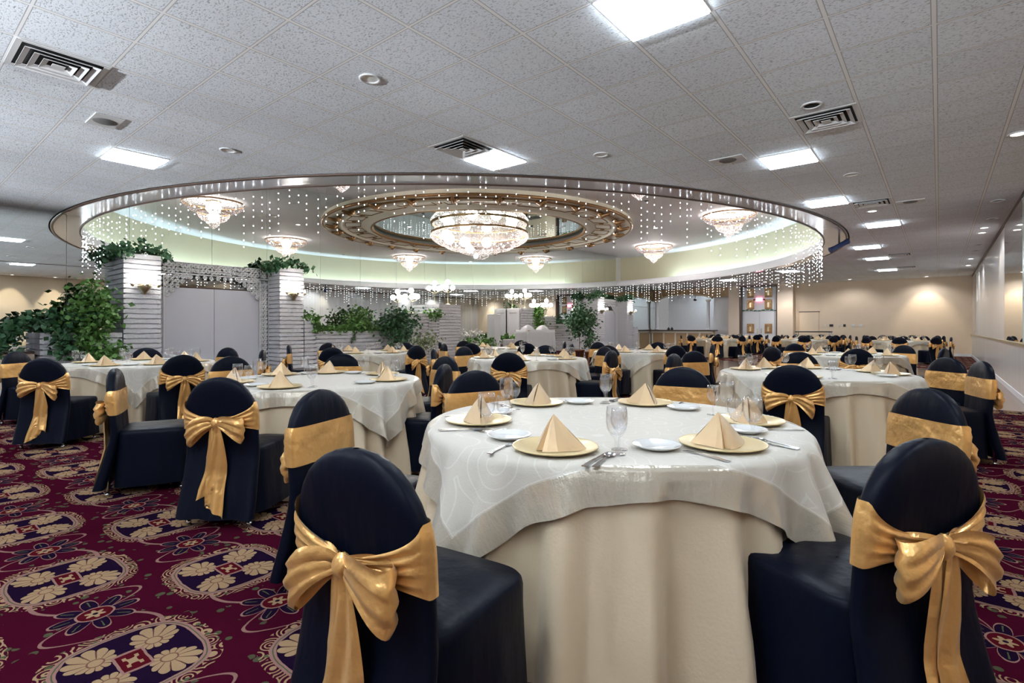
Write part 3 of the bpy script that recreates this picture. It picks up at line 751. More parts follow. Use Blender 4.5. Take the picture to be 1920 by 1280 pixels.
def overlay_mesh(R, Ht, s, rot, f, ph, n=192, zf=.012):
    b = MB(); m = 26
    def pos(u, v):
        a = 2*PI*u; c = max(abs(cos(a-rot)), abs(sin(a-rot))); L = s/c
        kk = v*m
        if kk <= 7: l = R*kk/7
        else: l = R + (L-R)*((kk-7)/(m-7))
        if l <= R: return a, l, l*cos(a), l*sin(a), Ht + .006
        dr = l-R; t = min(1, (dr)/(Ht-zf))
        corner = max(0, (L-s)/(s*.414))
        wv = .5+.5*sin(17*a+ph*2+3*sin(5*a)); w2 = .5+.5*sin(41*a+ph)
        r = f(a, t) + .010 + dr*.13*wv*(.3+corner) + dr*.04*w2 + min(.006, dr*.15)
        z = Ht + .006 - dr*(.96 - .05*wv) - .004
        return a, l, r*cos(a), r*sin(a), z
    b.grid(n, m, lambda u, v: pos(u, v)[2:5], True, uv=lambda u, v: ((lambda q: (q[1]*cos(q[0]-rot)/(2*s)+.5, q[1]*sin(q[0]-rot)/(2*s)+.5))(pos(u, v))))
    return b

# ------------------------------------------------------------------ banquet chair
def back_w(z):
    if z <= .66: return .232 + .012*max(0, (.5-z)/.5)
    t = (z-.66)/.255; return .232*math.sqrt(max(0.0004, 1-t**2.2))
def back_yc(z): return -.225 - .075*(z-.46) if z > .46 else -.225 - .10*((.46-z)/.46)**1.3
def back_t(z): return .036 + .004*sin(z*9) if z < .86 else .036*math.sqrt(max(.02, 1-((z-.86)/.056)**2))
def back_pt(a, z, off=0):
    """superellipse section"""
    w = back_w(z)+off; t = back_t(z)+off; c, s_ = cos(a), sin(a); e = .55
    return (w*math.copysign(abs(c)**e, c), back_yc(z)+t*math.copysign(abs(s_)**e, s_), z)
def make_chair(bow=0):
    t = empty('banquet_chair')
    zs = [.055, .12, .2, .3, .4, .46, .52, .58, .64, .68, .72, .76, .80, .84, .87, .89, .905, .913, .9149]
    b = MB(); n = 40
    def fn(u, v):
        z = zs[int(round(v*(len(zs)-1)))]; a = 2*PI*u; x, y, z = back_pt(a, z)
        if z < .4:
            k = (.4-z)/.4; y += -.018*k*sin(a*1.0 if False else x*30+1)*(1 if sin(a) < 0 else 0); x *= 1+.02*k*sin(z*14)
        return (x, y, z)
    b.grid(n, len(zs)-1, fn, True); b.build('back_cover', M['black'], t)
    b = MB()
    prof = [(.06, 1.045), (.15, 1.03), (.28, 1.012), (.38, 1.0), (.435, 1.0), (.455, .985), (.465, .95), (.470, .6), (.471, .02)]
    def fs_(u, v):
        z, k = prof[int(round(v*8))]; a = 2*PI*u; c, s_ = cos(a), sin(a); e = .34
        x = .236*k*math.copysign(abs(c)**e, c); y = .01 + .232*k*math.copysign(abs(s_)**e, s_)
        x *= 1 - .10*(-y+.2 if y < .2 else 0)*.8
        if z < .4:
            q = (.42-z)/.42; fold = .012*q*(sin(x*34+y*9)+.6*sin(y*41+x*11)); x += math.copysign(fold, x); y += .5*fold
        if z > .46: z += .006*(1-k)
        return (x, y, z)
    b.grid(56, 8, fs_, True); b.build('seat_cover', M['black'], t)
    # legs
    for sx in (-1, 1):
        for y in (-.27, .19):
            MB().tube([(sx*.185, y*.9, .42), (sx*.195, y, .012)], .011, 8).lathe([(.001,0),(.016,0),(.016,.02),(.012,.024)], 8, (sx*.195, y, 0)).build('leg', M['chrome'], t)
    # sash around the back
    zc, hw = .675, .088; rk = random.Random(3+bow); N = 72
    b = MB()
    def sash(u, v):
        # u runs round from the knot at the rear, across the front, back to the knot
        a = -PI/2 + 2*PI*u; s = v*2-1
        d = min(u, 1-u)*2           # 0 at the knot .. 1 front middle
        g = min(1, d/.47)**.85
        side = -1 if u > .5 else 1
        h = .020 + (hw-.020)*g; z = zc - .040*(1-g) + s*h + (.010*side*(1-g)*g)
        x, y, zz = back_pt(a, z, .006)
        pl = (1-g)*.75+.06
        off = .013*pl*sin(s*13+side*1.3+bow+2*g) + .012*(1-g)*(1-s*s) + (0 if g > .98 else .004)
        y += -off if sin(a) < 0 else off*.25
        return (x, y, z)
    b.grid(N, 14, sash, True); sa = b.build('sash', M['satin'], t)
    yk = back_yc(zc)-.062
    k = MB(); k.grid(18, 10, lambda u, v: ((.030+.003*sin(v*9+bow))*sin(PI*(.03+.94*v))**.7*cos(2*PI*u)*(1+.07*sin(8*PI*u)), yk+.024*sin(PI*(.03+.94*v))**.7*sin(2*PI*u), zc-.042+.036*(v*2-1)), True)
    k.build('knot', M['satin'], t)
    for s in (-1, 1):
        b = MB(); L = (.185, .165)[(s > 0) ^ bow]; dz = (-.045, -.075)[(s > 0) ^ bow]
        def loop(u, v):
            th = 2*PI*u; w = v*2-1; q = (1-cos(th))/2     # 0 at knot, 1 at tip
            hwid = .016 + .062*q**.75
            x = s*(.012 + L*q - .02*w*w*q); y = yk - .006 - .042*sin(th)*(.35+.65*q) - .018*q*(1-.6*w*w)
            z = zc - .036 + dz*q*q + w*hwid + .010*sin(w*7+th)*(1-q)
            return (x, y + .006*sin(w*9+s)*(.3+q), z)
        b.grid(30, 10, loop, False); b.build('bow_loop', M['satin'], t)
    for s in (-1, 1):
        b = MB(); zb = (.10, .20)[(s > 0) ^ bow]; sh = s*.032
        def tail(u, v):
            w = u*2-1; z = zc-.06 - (zc-.06-zb)*v - (.03*w*s if v > .95 else 0)*(1)
            hwid = .018 + .040*min(1, v*2.2)
            x = sh*(.2+.8*v) + w*hwid + .012*sin(v*5+s); 
            yr = back_yc(z) - back_t(z) - .018
            y = min(yk+.004, yr) - .004*s + .012*sin(w*5+v*4+s)*(.3+.7*v) - .012*(1-v)
            return (x, y, z)
        b.grid(10, 26, tail, False); b.build('sash_tail', M['satin'], t)
    return t
chairs0 = [make_chair(0), make_chair(1)]
used = [False, False]

# ------------------------------------------------------------------ place setting prototypes
def make_setting():
    P = {}
    t = MB().lathe([(.001,.004),(.10,.004),(.118,.012),(.155,.017),(.160,.019),(.162,.016),(.150,.010),(.105,.0),(.001,.0)], 40).build('charger_plate', M['charger']); P['charger_plate'] = t
    b = MB()   # folded tent napkin
    def cone(h, bl, zoff, sc):
        # base polyline in plan: left tip, pleats at the front, right tip
        base = [(-.118, .055), (-.085, .005), (-.055, -.045), (-.040, -.082), (-.022, -.060), (-.008, -.088), (.010, -.080), (.045, -.055), (.085, -.012), (.128, .045)]
        ap = Vector((-.012, .010, h)); m = 8; vs = []; 
        for (x, y) in base:
            for k in range(m+1):
                q = k/m; p = ap.lerp(Vector((x*sc, y*sc, zoff)), q); bulge = .006*sin(PI*q)
                vs.append((p.x, p.y-bulge, p.z+.004*sin(q*6)*(1-q)))
        w = m+1; fs = [(i*w+k, i*w+k+1, (i+1)*w+k+1, (i+1)*w+k) for i in range(len(base)-1) for k in range(m)]
        b.add(vs, fs, False)
    cone(.125, 0, 0, .92); cone(.121, 0, .003, .86)
    b.add([(-.108,.05,0),(-.012,.012,.123),(.117,.041,0),(0,.06,0)], [(0,1,3),(1,2,3)], False)
    t = b.build('folded_napkin', M['napkin']); P['folded_napkin'] = t
    P['bread_plate'] = MB().lathe([(.001,.004),(.055,.004),(.066,.010),(.088,.018),(.090,.019),(.091,.017),(.068,.006),(.055,.0),(.001,.0)], 32).build('bread_plate', M['china'])
    g = MB().lathe([(.001,.004),(.008,.006),(.030,.003),(.034,.002),(.034,.0),(.001,.0)], 24).lathe([(.006,.006),(.0055,.02),(.008,.032),(.0055,.042),(.0085,.052),(.010,.060),(.022,.070),(.034,.090),(.0385,.115),(.038,.145),(.035,.172),(.034,.172),(.0365,.145),(.037,.115),(.032,.092),(.020,.074),(.001,.068)], 24)
    P['water_goblet'] = g.build('water_goblet', M['glass'])
    g = MB().lathe([(.001,.003),(.006,.006),(.028,.003),(.031,.002),(.031,.0),(.001,.0)], 24).lathe([(.0045,.006),(.004,.03),(.0045,.055),(.008,.066),(.020,.078),(.030,.098),(.032,.118),(.0295,.142),(.028,.155),(.027,.155),(.0285,.142),(.031,.118),(.028,.10),(.018,.082),(.001,.072)], 24)
    P['wine_glass'] = g.build('wine_glass', M['glass'])
    def flat(pts, th=.0022):
        b = MB(); n = len(pts); up = []
        for (y, w, z) in pts: up += [(-w, y, z+th), (w, y, z+th), (w, y, z), (-w, y, z)]
        fs = [(0,1,2,3), (4*(n-1)+3, 4*(n-1)+2, 4*(n-1)+1, 4*(n-1))]
        for i in range(n-1):
            for e in range(4): fs.append((i*4+e, i*4+(e+1) % 4, (i+1)*4+(e+1) % 4, (i+1)*4+e))
        b.add(up, fs, False); return b
    P['dinner_knife'] = flat([(-.11,.009,.001),(-.05,.0075,.003),(.0,.006,.003),(.012,.0075,.001),(.08,.0095,.001),(.115,.006,.001),(.122,.001,.001)]).build('dinner_knife', M['silver'])
    f = flat([(-.10,.010,.001),(-.05,.007,.004),(.02,.0035,.006),(.035,.006,.004),(.045,.011,.001),(.055,.012,.001)])
    for k in range(4):
        x = -.0105+k*.007; f.bbox(x-.0016, x+.0016, .055, .095, .001, .0035, .0006)
    P['dinner_fork'] = f.build('dinner_fork', M['silver'])
    s_ = flat([(-.10,.010,.001),(-.05,.007,.004),(.02,.0035,.006),(.036,.004,.004)])
    s_.grid(16, 4, lambda u, v: (.019*v*cos(2*PI*u), .062+.028*v*sin(2*PI*u), .0015+.006*v*v), True)
    P['teaspoon'] = s_.build('teaspoon', M['silver'])
    return P
PROTO = make_setting(); pused = set()
def place_item(kind, x, y, z, rz, label, cat, group):
    o = PROTO[kind]
    if kind in pused: o = o.copy(); C.objects.link(o)
    pused.add(kind)
    o.location = (x, y, z); o.rotation_euler = (0, 0, rz)
    return tag(o, label, cat, group)

# ------------------------------------------------------------------ tables
SECT = ['far', 'far right', 'right', 'near right', 'near', 'near left', 'left', 'far left']
def sector_names(angles):
    """angles: camera relative bearings (0 = far, clockwise) -> unique side names, kept in order round the table"""
    n = len(angles); order = sorted(range(n), key=lambda i: angles[i]); best = None
    import itertools
    for comb in itertools.combinations(range(8), n):
        for sh in range(n):
            cost = 0
            for k in range(n):
                d = (angles[order[k]] - comb[(k+sh) % n]*45 + 180) % 360 - 180; cost += d*d
            if best is None or cost < best[0]: best = (cost, comb, sh)
    out = [None]*n
    for k in range(n): out[order[k]] = SECT[best[1][(k+best[2]) % n]]
    return out
TOPZ = .76; RT = .87
def bearing(dx, dy):
    r = dx*CY + dy*SY; d = -dx*SY + dy*CY
    return math.degrees(math.atan2(r, d)) % 360
def do_table(name, phrase, x, y, chairs, rot, ph, full=1, settings=None, chgroup=None, hi=1):
    """chairs: list of (x, y[, facing x, facing y]) back positions in the room"""
    tb = empty('round_table', (x, y, 0)); tag(tb, 'round folding table under the cloths of %s' % phrase, 'table')
    MB().cyl((0,0), RT-.01, TOPZ-.03, TOPZ-.004, 40).build('tabletop', M['tan'], tb)
    for a in (45, 135, 225, 315): MB().tube([(.5*cos(R_(a)), .5*sin(R_(a)), 0), (.45*cos(R_(a)), .45*sin(R_(a)), TOPZ-.03)], .014, 6).build('leg', M['chrome'], tb)
    n = 300 if hi else 120
    b, f = tablecloth_mesh(RT, TOPZ, ph, n=n); o = b.build('tablecloth', M['skirt']); o.location = (x, y, 0)
    tag(o, 'floor length ivory satin cloth on %s' % phrase, 'tablecloth')
    b = overlay_mesh(RT, TOPZ, OV, rot, f, ph, n=300 if hi else 120); o = b.build('table_overlay', M['overlay']); o.location = (x, y, 0)
    tag(o, 'square cream organza overlay on %s' % phrase, 'table overlay')
    bs = [bearing(c[0]-x, c[1]-y) for c in chairs]; sn = sector_names(bs)
    for c, s, be in zip(chairs, sn, bs):
        k = rnd.randrange(2)
        if not used[k]: o = chairs0[k]; used[k] = True
        else: o = copy_tree(chairs0[k])
        fx, fy = (c[2], c[3]) if len(c) > 2 else (x, y)
        ang = math.atan2(fy-c[1], fx-c[0]) - PI/2
        # c marks the middle of the backrest; the chair's own origin lies ahead of it
        ox, oy = c[0] - sin(ang)*.25*1.0, c[1] + cos(ang)*.25
        o.location = (ox, oy, .001); o.rotation_euler = (0, 0, ang)
        front = (fx-c[0])*(0-c[0]) + (fy-c[1])*(0-c[1]) > 0
        tag(o, 'black chair %s, %s side of %s' % ('seen from front' if front else 'with gold bow', s, phrase), 'chair', 'chairs at %s' % phrase)
    if settings is None:
        settings = [(math.atan2(c[1]-y, c[0]-x), .66) for c in chairs]
    sn = sector_names([bearing(cos(a), sin(a)) for a, _ in settings])
    z = TOPZ + .0065
    for (a, rr), s in zip(settings, sn):
        px, py = x+rr*cos(a), y+rr*sin(a); rz = a + PI/2      # local +y points to the table centre
        def loc(lx, ly): return (px + lx*cos(rz) - ly*sin(rz), py + lx*sin(rz) + ly*cos(rz))
        w = '%s side of %s' % (s, phrase)
        place_item('charger_plate', px, py, z, rz, 'gold charger plate, '+w, 'plate', 'charger plates on %s' % phrase)
        place_item('folded_napkin', px, py, z+.0055, rz+rnd.uniform(-.5, .5), 'peaked champagne satin napkin, '+w, 'napkin', 'napkins on %s' % phrase)
        q = loc(.235+rnd.uniform(-.01,.01), .03); place_item('water_goblet', q[0], q[1], z, 0, 'clear stemmed water goblet, '+w, 'glass', 'water goblets on %s' % phrase)
        if full < 1: continue
        q = loc(.215, .105); place_item('wine_glass', q[0], q[1], z, 0, 'clear wine glass behind the goblet, '+w, 'glass', 'wine glasses on %s' % phrase)
        q = loc(-.245, .10); place_item('bread_plate', q[0], q[1], z, 0, 'small white bread plate, '+w, 'plate', 'bread plates on %s' % phrase)
        if full < 2: continue
        for kind, lx, lb in (('dinner_fork', -.185, 'steel dinner fork'), ('dinner_knife', .185, 'steel dinner knife'), ('teaspoon', .212, 'steel teaspoon')):
            q = loc(lx, -.075); place_item(kind, q[0], q[1], z, rz + rnd.uniform(-.08, .08), '%s beside the charger, %s' % (lb, w), kind.split('_')[-1], '%ss on %s' % (kind.replace('_', ' '), phrase))
def at(cx, cy, *angs, r=1.33): return [(cx+r*cos(R_(a)), cy+r*sin(R_(a))) for a in angs]

t1 = cam2w(.478, 2.59)
S1 = []
for r, d in ((-.335, -.66), (.33, -.57), (-.63, -.05), (-.33, .54), (.31, .54), (.66, -.06)):
    wx, wy = r*CY - d*SY, r*SY + d*CY; S1.append((math.atan2(wy, wx), min(.70, max(.64, math.hypot(r, d)))))
do_table('T1', 'the nearest table', t1[0], t1[1],
         [cam2w(-.39, 1.34) + cam2w(.13, 2.19), cam2w(-.95, 2.61) + cam2w(.3, 2.2), (-2.60, 2.78), cam2w(1.34, 4.12), (-.05, 3.40), cam2w(1.14, 1.46) + cam2w(.81, 2.40)], YAW+R_(0), .6, 2, S1)
t2 = cam2w(-1.72, 4.66)
do_table('T2', 'the second nearest table', t2[0], t2[1], [(-3.27, 3.10), (-4.17, 3.98), (-5.55, 3.60), (-5.95, 2.50), (-4.85, 1.20), (-3.48, 1.40)], YAW+R_(8), 1.9, 1)
t3 = cam2w(-4.93, 6.95)
do_table('T3', 'the table at the left gate', t3[0], t3[1], [(-7.1, 1.15), (-9.35, 1.25), (-9.55, 2.75), (-8.70, 3.60), (-7.45, 3.55), (-6.75, 2.30)], YAW+R_(-12), 3.1, 1)
t4 = cam2w(.24, 8.0)
do_table('T4', 'the middle table', t4[0], t4[1], [(-4.20, 5.10), (-3.52, 6.50), (-4.30, 7.72), (-5.45, 7.65), (-6.15, 6.30), (-5.9, 5.4)], YAW+R_(14), 4.4, 1)
t5 = cam2w(3.06, 5.33)
do_table('T5', 'the right table', t5[0], t5[1], [(-.95, 4.86), (.30, 6.52), (.06, 7.15), (-1.40, 7.60), (-2.55, 7.0), (-2.45, 6.08)], YAW+R_(-6), 5.2, 1)
do_table('T6', 'the table behind the middle table', -4.6, 9.65, [(-4.55, 8.30), (-3.60, 9.0), (-3.28, 9.95), (-4.8, 11.0), (-5.85, 10.2), (-5.6, 8.75)], YAW+R_(20), .3, 1, hi=0)
t7 = cam2w(-2.72, 10.0)
do_table('T7', 'the table at the planter', t7[0], t7[1], [(-7.15, 6.12), (-7.55, 4.72), (-9.15, 4.85), (-9.75, 6.0), (-8.9, 7.33), (-7.75, 7.35)], YAW+R_(4), 1.1, 1, hi=0)
do_table('T8', 'the table at the platform', -7.75, 9.15, [(-7.45, 7.85), (-6.6, 8.6), (-6.6, 10.0), (-8.2, 10.45), (-9.1, 9.3), (-8.75, 8.2)], YAW+R_(-15), 2.6, 1, hi=0)
t9 = cam2w(5.74, 9.1)
do_table('T9', 'the table behind the right table', t9[0], t9[1], [(-.95, 9.32), (-2.15, 9.5), (-2.25, 11.75), (-.5, 11.85), (.05, 10.35)], YAW+R_(10), 3.7, 1, hi=0)
FAR = [(-1.05, 23.5, 'right table past the dance floor'), (-4.25, 23.9, 'middle table past the dance floor'), (-7.45, 22.9, 'left table past the dance floor'),
       (-1.2, 27.2, 'right table in the last row'), (-4.4, 27.3, 'middle table in the last row'), (-7.7, 26.9, 'left table in the last row')]
for i, (x, y, ph_) in enumerate(FAR):
    do_table('F', 'the '+ph_, x, y, at(x, y, *[k*45+11*i for k in range(8)], r=1.36), YAW+R_(17*i), i*1.3, 0, hi=0)

# head table on the platform
hx, hy = -10.85, 14.65
tb = empty('head_table', (hx, hy, .401)); tag(tb, 'head table on the platform under a white draped cloth', 'table')
MB().bbox(-.3, .3, -.8, .8, .72, .75, .01).build('tabletop', M['tan'], tb)
for sx in (-1, 1):
    for sy in (-1, 1): MB().cyl((sx*.25, sy*.7), .015, 0, .72, 8).build('leg', M['chrome'], tb)
b = MB()
def hfn(u, v):
    a = 2*PI*u; c, s_ = cos(a), sin(a); e = .3; k = v*10
    q = min(1, k/3) if k < 3 else 1; t = max(0, (k-3)/7)
    ex = 1 + (.03*t + .025*t*sin(26*a))
    return (.32*q*ex*math.copysign(abs(c)**e, c), .83*q*ex*math.copysign(abs(s_)**e, s_), .756 - (.745*t))
b.grid(120, 10, hfn, True); o = b.build('draped_cloth', M['linen']); o.location = (hx, hy, .401); tag(o, 'white gathered cloth draped over the head table to the platform', 'tablecloth')
for i, dy in enumerate((-.45, .40)):
    b = MB(); b.grid(24, 8, lambda u, v: (.2*cos(2*PI*u)*(1-v)**.6*(1+.12*sin(10*PI*u)), .26*sin(2*PI*u)*(1-v)**.6*(1+.12*sin(10*PI*u)), .17*v**.7), True)
    o = b.build('white_swag', M['linen']); o.location = (hx, hy+dy, 1.159); tag(o, ('mound of gathered white tulle at the near end of the head table', 'mound of gathered white tulle at the far end of the head table')[i], 'tulle')

# ------------------------------------------------------------------ candelabra on the planters
def lamp_stand(y, z0, ht, lab):
    t = empty('globe_lamp', (MX+.33, y, z0)); tag(t, lab, 'lamp', None)
    MB().lathe([(.001,0),(.09,0),(.08,.03),(.02,.05),(.012,.1),(.012,ht),(.03,ht+.02),(.001,ht+.03)], 14).build('pole', M['brass'], t)
    for k in range(5):
        a = 2*PI*k/5 + .3 + y; rr = .20 if k else 0; hz = ht+.12 if k else ht+.30
        p = [(rr*q*cos(a), rr*q*sin(a), ht-.05 + (hz-.08-ht+.05)*q*q) for q in [i/6 for i in range(7)]] if k else [(0,0,ht), (0,0,hz-.08)]
        ar = MB().tube(p, .008, 5).build('arm', M['brass'], t)
        MB().ball((p[-1][0], p[-1][1], hz), .085, 14, 10).build('globe', M['globe'], ar)
lamp_stand(10.85, 1.681, .42, 'five globe lamp standing on the near planter wall')
lamp_stand(12.45, 2.001, .48, 'five globe lamp on the tallest block before the platform')
lamp_stand(16.7, 2.001, .42, 'five globe lamp on the tallest block past the platform')
lamp_stand(18.2, 1.701, .38, 'five globe lamp standing on the planter behind the potted tree')

# ------------------------------------------------------------------ chandeliers
def shell(prof, n, flute, fl, a0=0, a1=2*PI):
    return MB().lathe(prof, n, (0,0,0), a0, a1, wob=lambda a, r, z: fl*cos(flute*a))
def point(parent, loc, e, col=(1, .88, .84), size=.15, name='bulb_light'):
    l = bpy.data.lights.new(name, 'POINT'); l.energy = e; l.color = col; l.shadow_soft_size = size
    o = bpy.data.objects.new('light', l); C.objects.link(o); o.parent = parent; o.location = loc; return o
def small_chandelier(x, y):
    t = empty('chandelier', (x, y, DOME))
    MB().lathe([(.001,0),(.2,0),(.2,-.03),(.001,-.04)], 20).build('canopy', M['brass'], t)
    MB().lathe([(.80,-.05),(.82,-.05),(.82,-.09),(.80,-.09),(.80,-.05)], 48).build('rim', M['gold'], t)
    shell([(.80,-.04),(.81,-.10),(.74,-.20),(.60,-.30),(.46,-.36)], 144, 48, .022).build('upper_tier', M['crystal'], t)
    MB().lathe([(.42,-.33),(.435,-.33),(.435,-.36),(.42,-.36),(.42,-.33)], 40).build('lower_rim', M['gold'], t)
    shell([(.43,-.34),(.40,-.46),(.32,-.56),(.20,-.62)], 96, 32, .03).build('lower_tier', M['crystal'], t)
    shell([(.17,-.60),(.15,-.70),(.08,-.76),(.02,-.82),(.001,-.83)], 48, 16, .04).build('finial', M['crystal'], t)
    bs = []
    for k in range(10): a = 2*PI*k/10; MB().ball((.58*cos(a), .58*sin(a), -.16), .02, 8, 6).build('bulb', M['candle'], t)
    for k in range(5): a = 2*PI*k/5+.3; MB().ball((.25*cos(a), .25*sin(a), -.46), .02, 8, 6).build('bulb', M['candle'], t)
    point(t, (0, 0, -.18), 60, size=.2); point(t, (0, 0, -.48), 7, size=.15)
    return t
ch = None
for a, lb in ((-67.5, 'crystal chandelier over the near end of the round recess, by the mirror'), (-22.5, 'crystal chandelier nearest us inside the round recess'), (22.5, 'crystal chandelier at the right inside the round recess'), (67.5, 'crystal chandelier at the bar end of the round recess')):
    p = (DCX+8.6*cos(R_(a)), LY+8.6*sin(R_(a)))
    if ch is None: ch = small_chandelier(*p); c = ch
    else: c = copy_tree(ch); c.location = (p[0], p[1], DOME)
    tag(c, lb, 'chandelier', 'small crystal chandeliers in the round recess')
bc = empty('chandelier', (MX+.004, LY, DOME)); tag(bc, 'huge tiered crystal chandelier at the centre of the medallion', 'chandelier')
def half(prof, n, fl=0, flute=100): return MB().lathe(prof, n, (0,0,0), -PI/2, PI/2, wob=(lambda a, r, z: fl*cos(flute*a)) if fl else None)
half([(1.55,-.02),(1.68,-.10),(1.74,-.20)], 160, .01, 80).build('top_drum', M['crystal'], bc)
half([(1.74,-.20),(1.80,-.20),(1.81,-.27),(1.74,-.27),(1.74,-.20)], 64).build('rim', M['gold'], bc)
half([(1.78,-.27),(1.80,-.36),(1.70,-.50),(1.50,-.62),(1.30,-.68)], 240, .012, 96).build('outer_tier', M['crystal'], bc)
half([(1.30,-.64),(1.25,-.74),(1.05,-.82),(.80,-.86)], 200, .014, 80).build('middle_tier', M['crystal'], bc)
half([(.80,-.82),(.72,-.92),(.50,-.98),(.36,-1.0)], 120, .02, 48).build('lower_tier', M['crystal'], bc)
half([(.34,-.98),(.32,-1.08),(.22,-1.13),(.20,-1.16),(.001,-1.18)], 60, .03, 24).build('finial', M['crystal'], bc)
for k in range(14):
    a = -PI/2 + PI*(k+.5)/14; MB().ball((1.45*cos(a), 1.45*sin(a), -.40), .024, 8, 6).build('bulb', M['candle'], bc)
for k in range(8):
    a = -PI/2 + PI*(k+.5)/8; MB().ball((.9*cos(a), .9*sin(a), -.68), .024, 8, 6).build('bulb', M['candle'], bc)
for a in (-60, -20, 20, 60): point(bc, (1.25*cos(R_(a)), 1.25*sin(R_(a)), -.35), 60, size=.2)
point(bc, (.5, 0, -.75), 16, size=.15); point(bc, (.18, 0, -1.03), 1, size=.1)

# ------------------------------------------------------------------ ceiling medallion (half; the mirror completes it)
md = empty('ceiling_medallion', (MX+.003, LY, DOME-.004)); tag(md, 'round gilded ceiling medallion with mirror centre around the big chandelier', 'medallion')
half([(5.50,0),(5.505,-.11)], 96).build('outer_fascia', M['cream'], md)
half([(5.50,-.11),(5.54,-.12),(5.54,-.19),(5.48,-.20),(5.46,-.19)], 96).build('outer_ring', M['gold'], md)
half([(5.46,-.19),(5.38,-.17),(5.30,-.13),(5.02,-.13),(5.0,-.15)], 96).build('cream_band', M['cream'], md)
half([(5.13,-.135),(5.13,-.175),(5.07,-.175),(5.07,-.135)], 96).build('gilt_fillet', M['gold'], md)
half([(5.0,-.15),(4.96,-.20),(4.88,-.20),(4.84,-.15),(4.15,-.10),(4.05,-.18),(3.92,-.20),(3.85,-.16)], 96).build('panel_ring', M['cream'], md)
half([(3.92,-.202),(3.86,-.22),(3.82,-.14)], 96).build('inner_ring', M['gold'], md)
half([(3.84,-.05),(.01,-.05)], 96).build('mirror_disc', M['dmirror'], md)
for k in range(13):
    a = -PI/2 + PI*(k+.5)/13; c, s_ = cos(a), sin(a); tt = (-s_, c)
    b = MB(); P_ = lambda r, t, z: (c*r+tt[0]*t, s_*r+tt[1]*t, z)
    b.tube([P_(5.02,0,-.16), P_(5.15,0,-.26), P_(5.25,0,-.24), P_(5.42,0,-.2)], .06, 8, rr=[.06,.08,.06,.04]); b.tube([P_(5.10,-.14,-.17), P_(5.16,0,-.24), P_(5.10,.14,-.17)], .05, 6)
    b.build('bracket', M['gold'], md)
for k in range(13):
    a0, a1 = -PI/2+PI*(k+.16)/13, -PI/2+PI*(k+.84)/13; b = MB()
    zz = lambda r: -.15 + (.05)*(4.84-r)/.69 - .008
    pts = [(4.76*cos(a0+(a1-a0)*i/8), 4.76*sin(a0+(a1-a0)*i/8), zz(4.76)) for i in range(9)] + [(4.25*cos(a1+(a0-a1)*i/8), 4.25*sin(a1+(a0-a1)*i/8), zz(4.25)) for i in range(9)]
    pts.append(pts[0]); b.tube(pts, .014, 4); b.build('panel_moulding', M['gold'], md)
    a = -PI/2+PI*k/13
    if k: MB().ball((4.5*cos(a), 4.5*sin(a), -.13), .09, 10, 6, (1,1,.3)).build('rosette', M['gold'], md)

# ------------------------------------------------------------------ string lights round the rim
b = MB(); w = MB(); rl = random.Random(5); n = 215
bw = MB(); bw.cm = 0
for i in range(n):
    a = -PI/2 + PI*(i+.5+rl.uniform(-.3,.3))/n; R0 = RI-.03 - rl.uniform(0, .05); x, y = DCX+R0*cos(a), DCY+R0*sin(a)
    if x < MX+.03: x = MX+.03
    L = rl.choice((.3, .45, .6, .75, .9)); k = 0; z = CEIL-.06
    
    bw.cm = 1; bw.add([(x-.0009,y,CEIL-.03),(x+.0009,y,CEIL-.03),(x+.0009,y,CEIL-.04-L),(x-.0009,y,CEIL-.04-L),(x,y-.0009,CEIL-.03),(x,y+.0009,CEIL-.03),(x,y+.0009,CEIL-.04-L),(x,y-.0009,CEIL-.04-L)], [(0,1,2,3),(4,5,6,7)])
    bw.cm = 0
    z = CEIL-.04-rl.uniform(0, .2)
    while z > CEIL-.04-L-.01:
        bw.octa((x, y, z), .0095); z -= rl.uniform(.09, .15)
o = bw.build('icicle_light_curtain', [M['bulb'], M['wire']]); tag(o, 'curtain of tiny white icicle lights hanging round the circular rim', 'string lights', None, 'stuff')
# cove tubes behind the upstand
k = 0
for s0 in range(24):
    a0 = -PI/2 + PI*(s0+.04)/24; a1 = -PI/2 + PI*(s0+.96)/24
    if s0 in (22, 23): continue
    pts = [(DCX+(RI+.09)*cos(a0+(a1-a0)*i/4), DCY+(RI+.09)*sin(a0+(a1-a0)*i/4), CEIL+.07) for i in range(5)]
    o = MB().tube(pts, .02, 6).build('cove_tube', M['cove']); tag(o, 'fluorescent tube hidden behind the upstand of the round recess', 'light', 'cove tubes in the round recess')

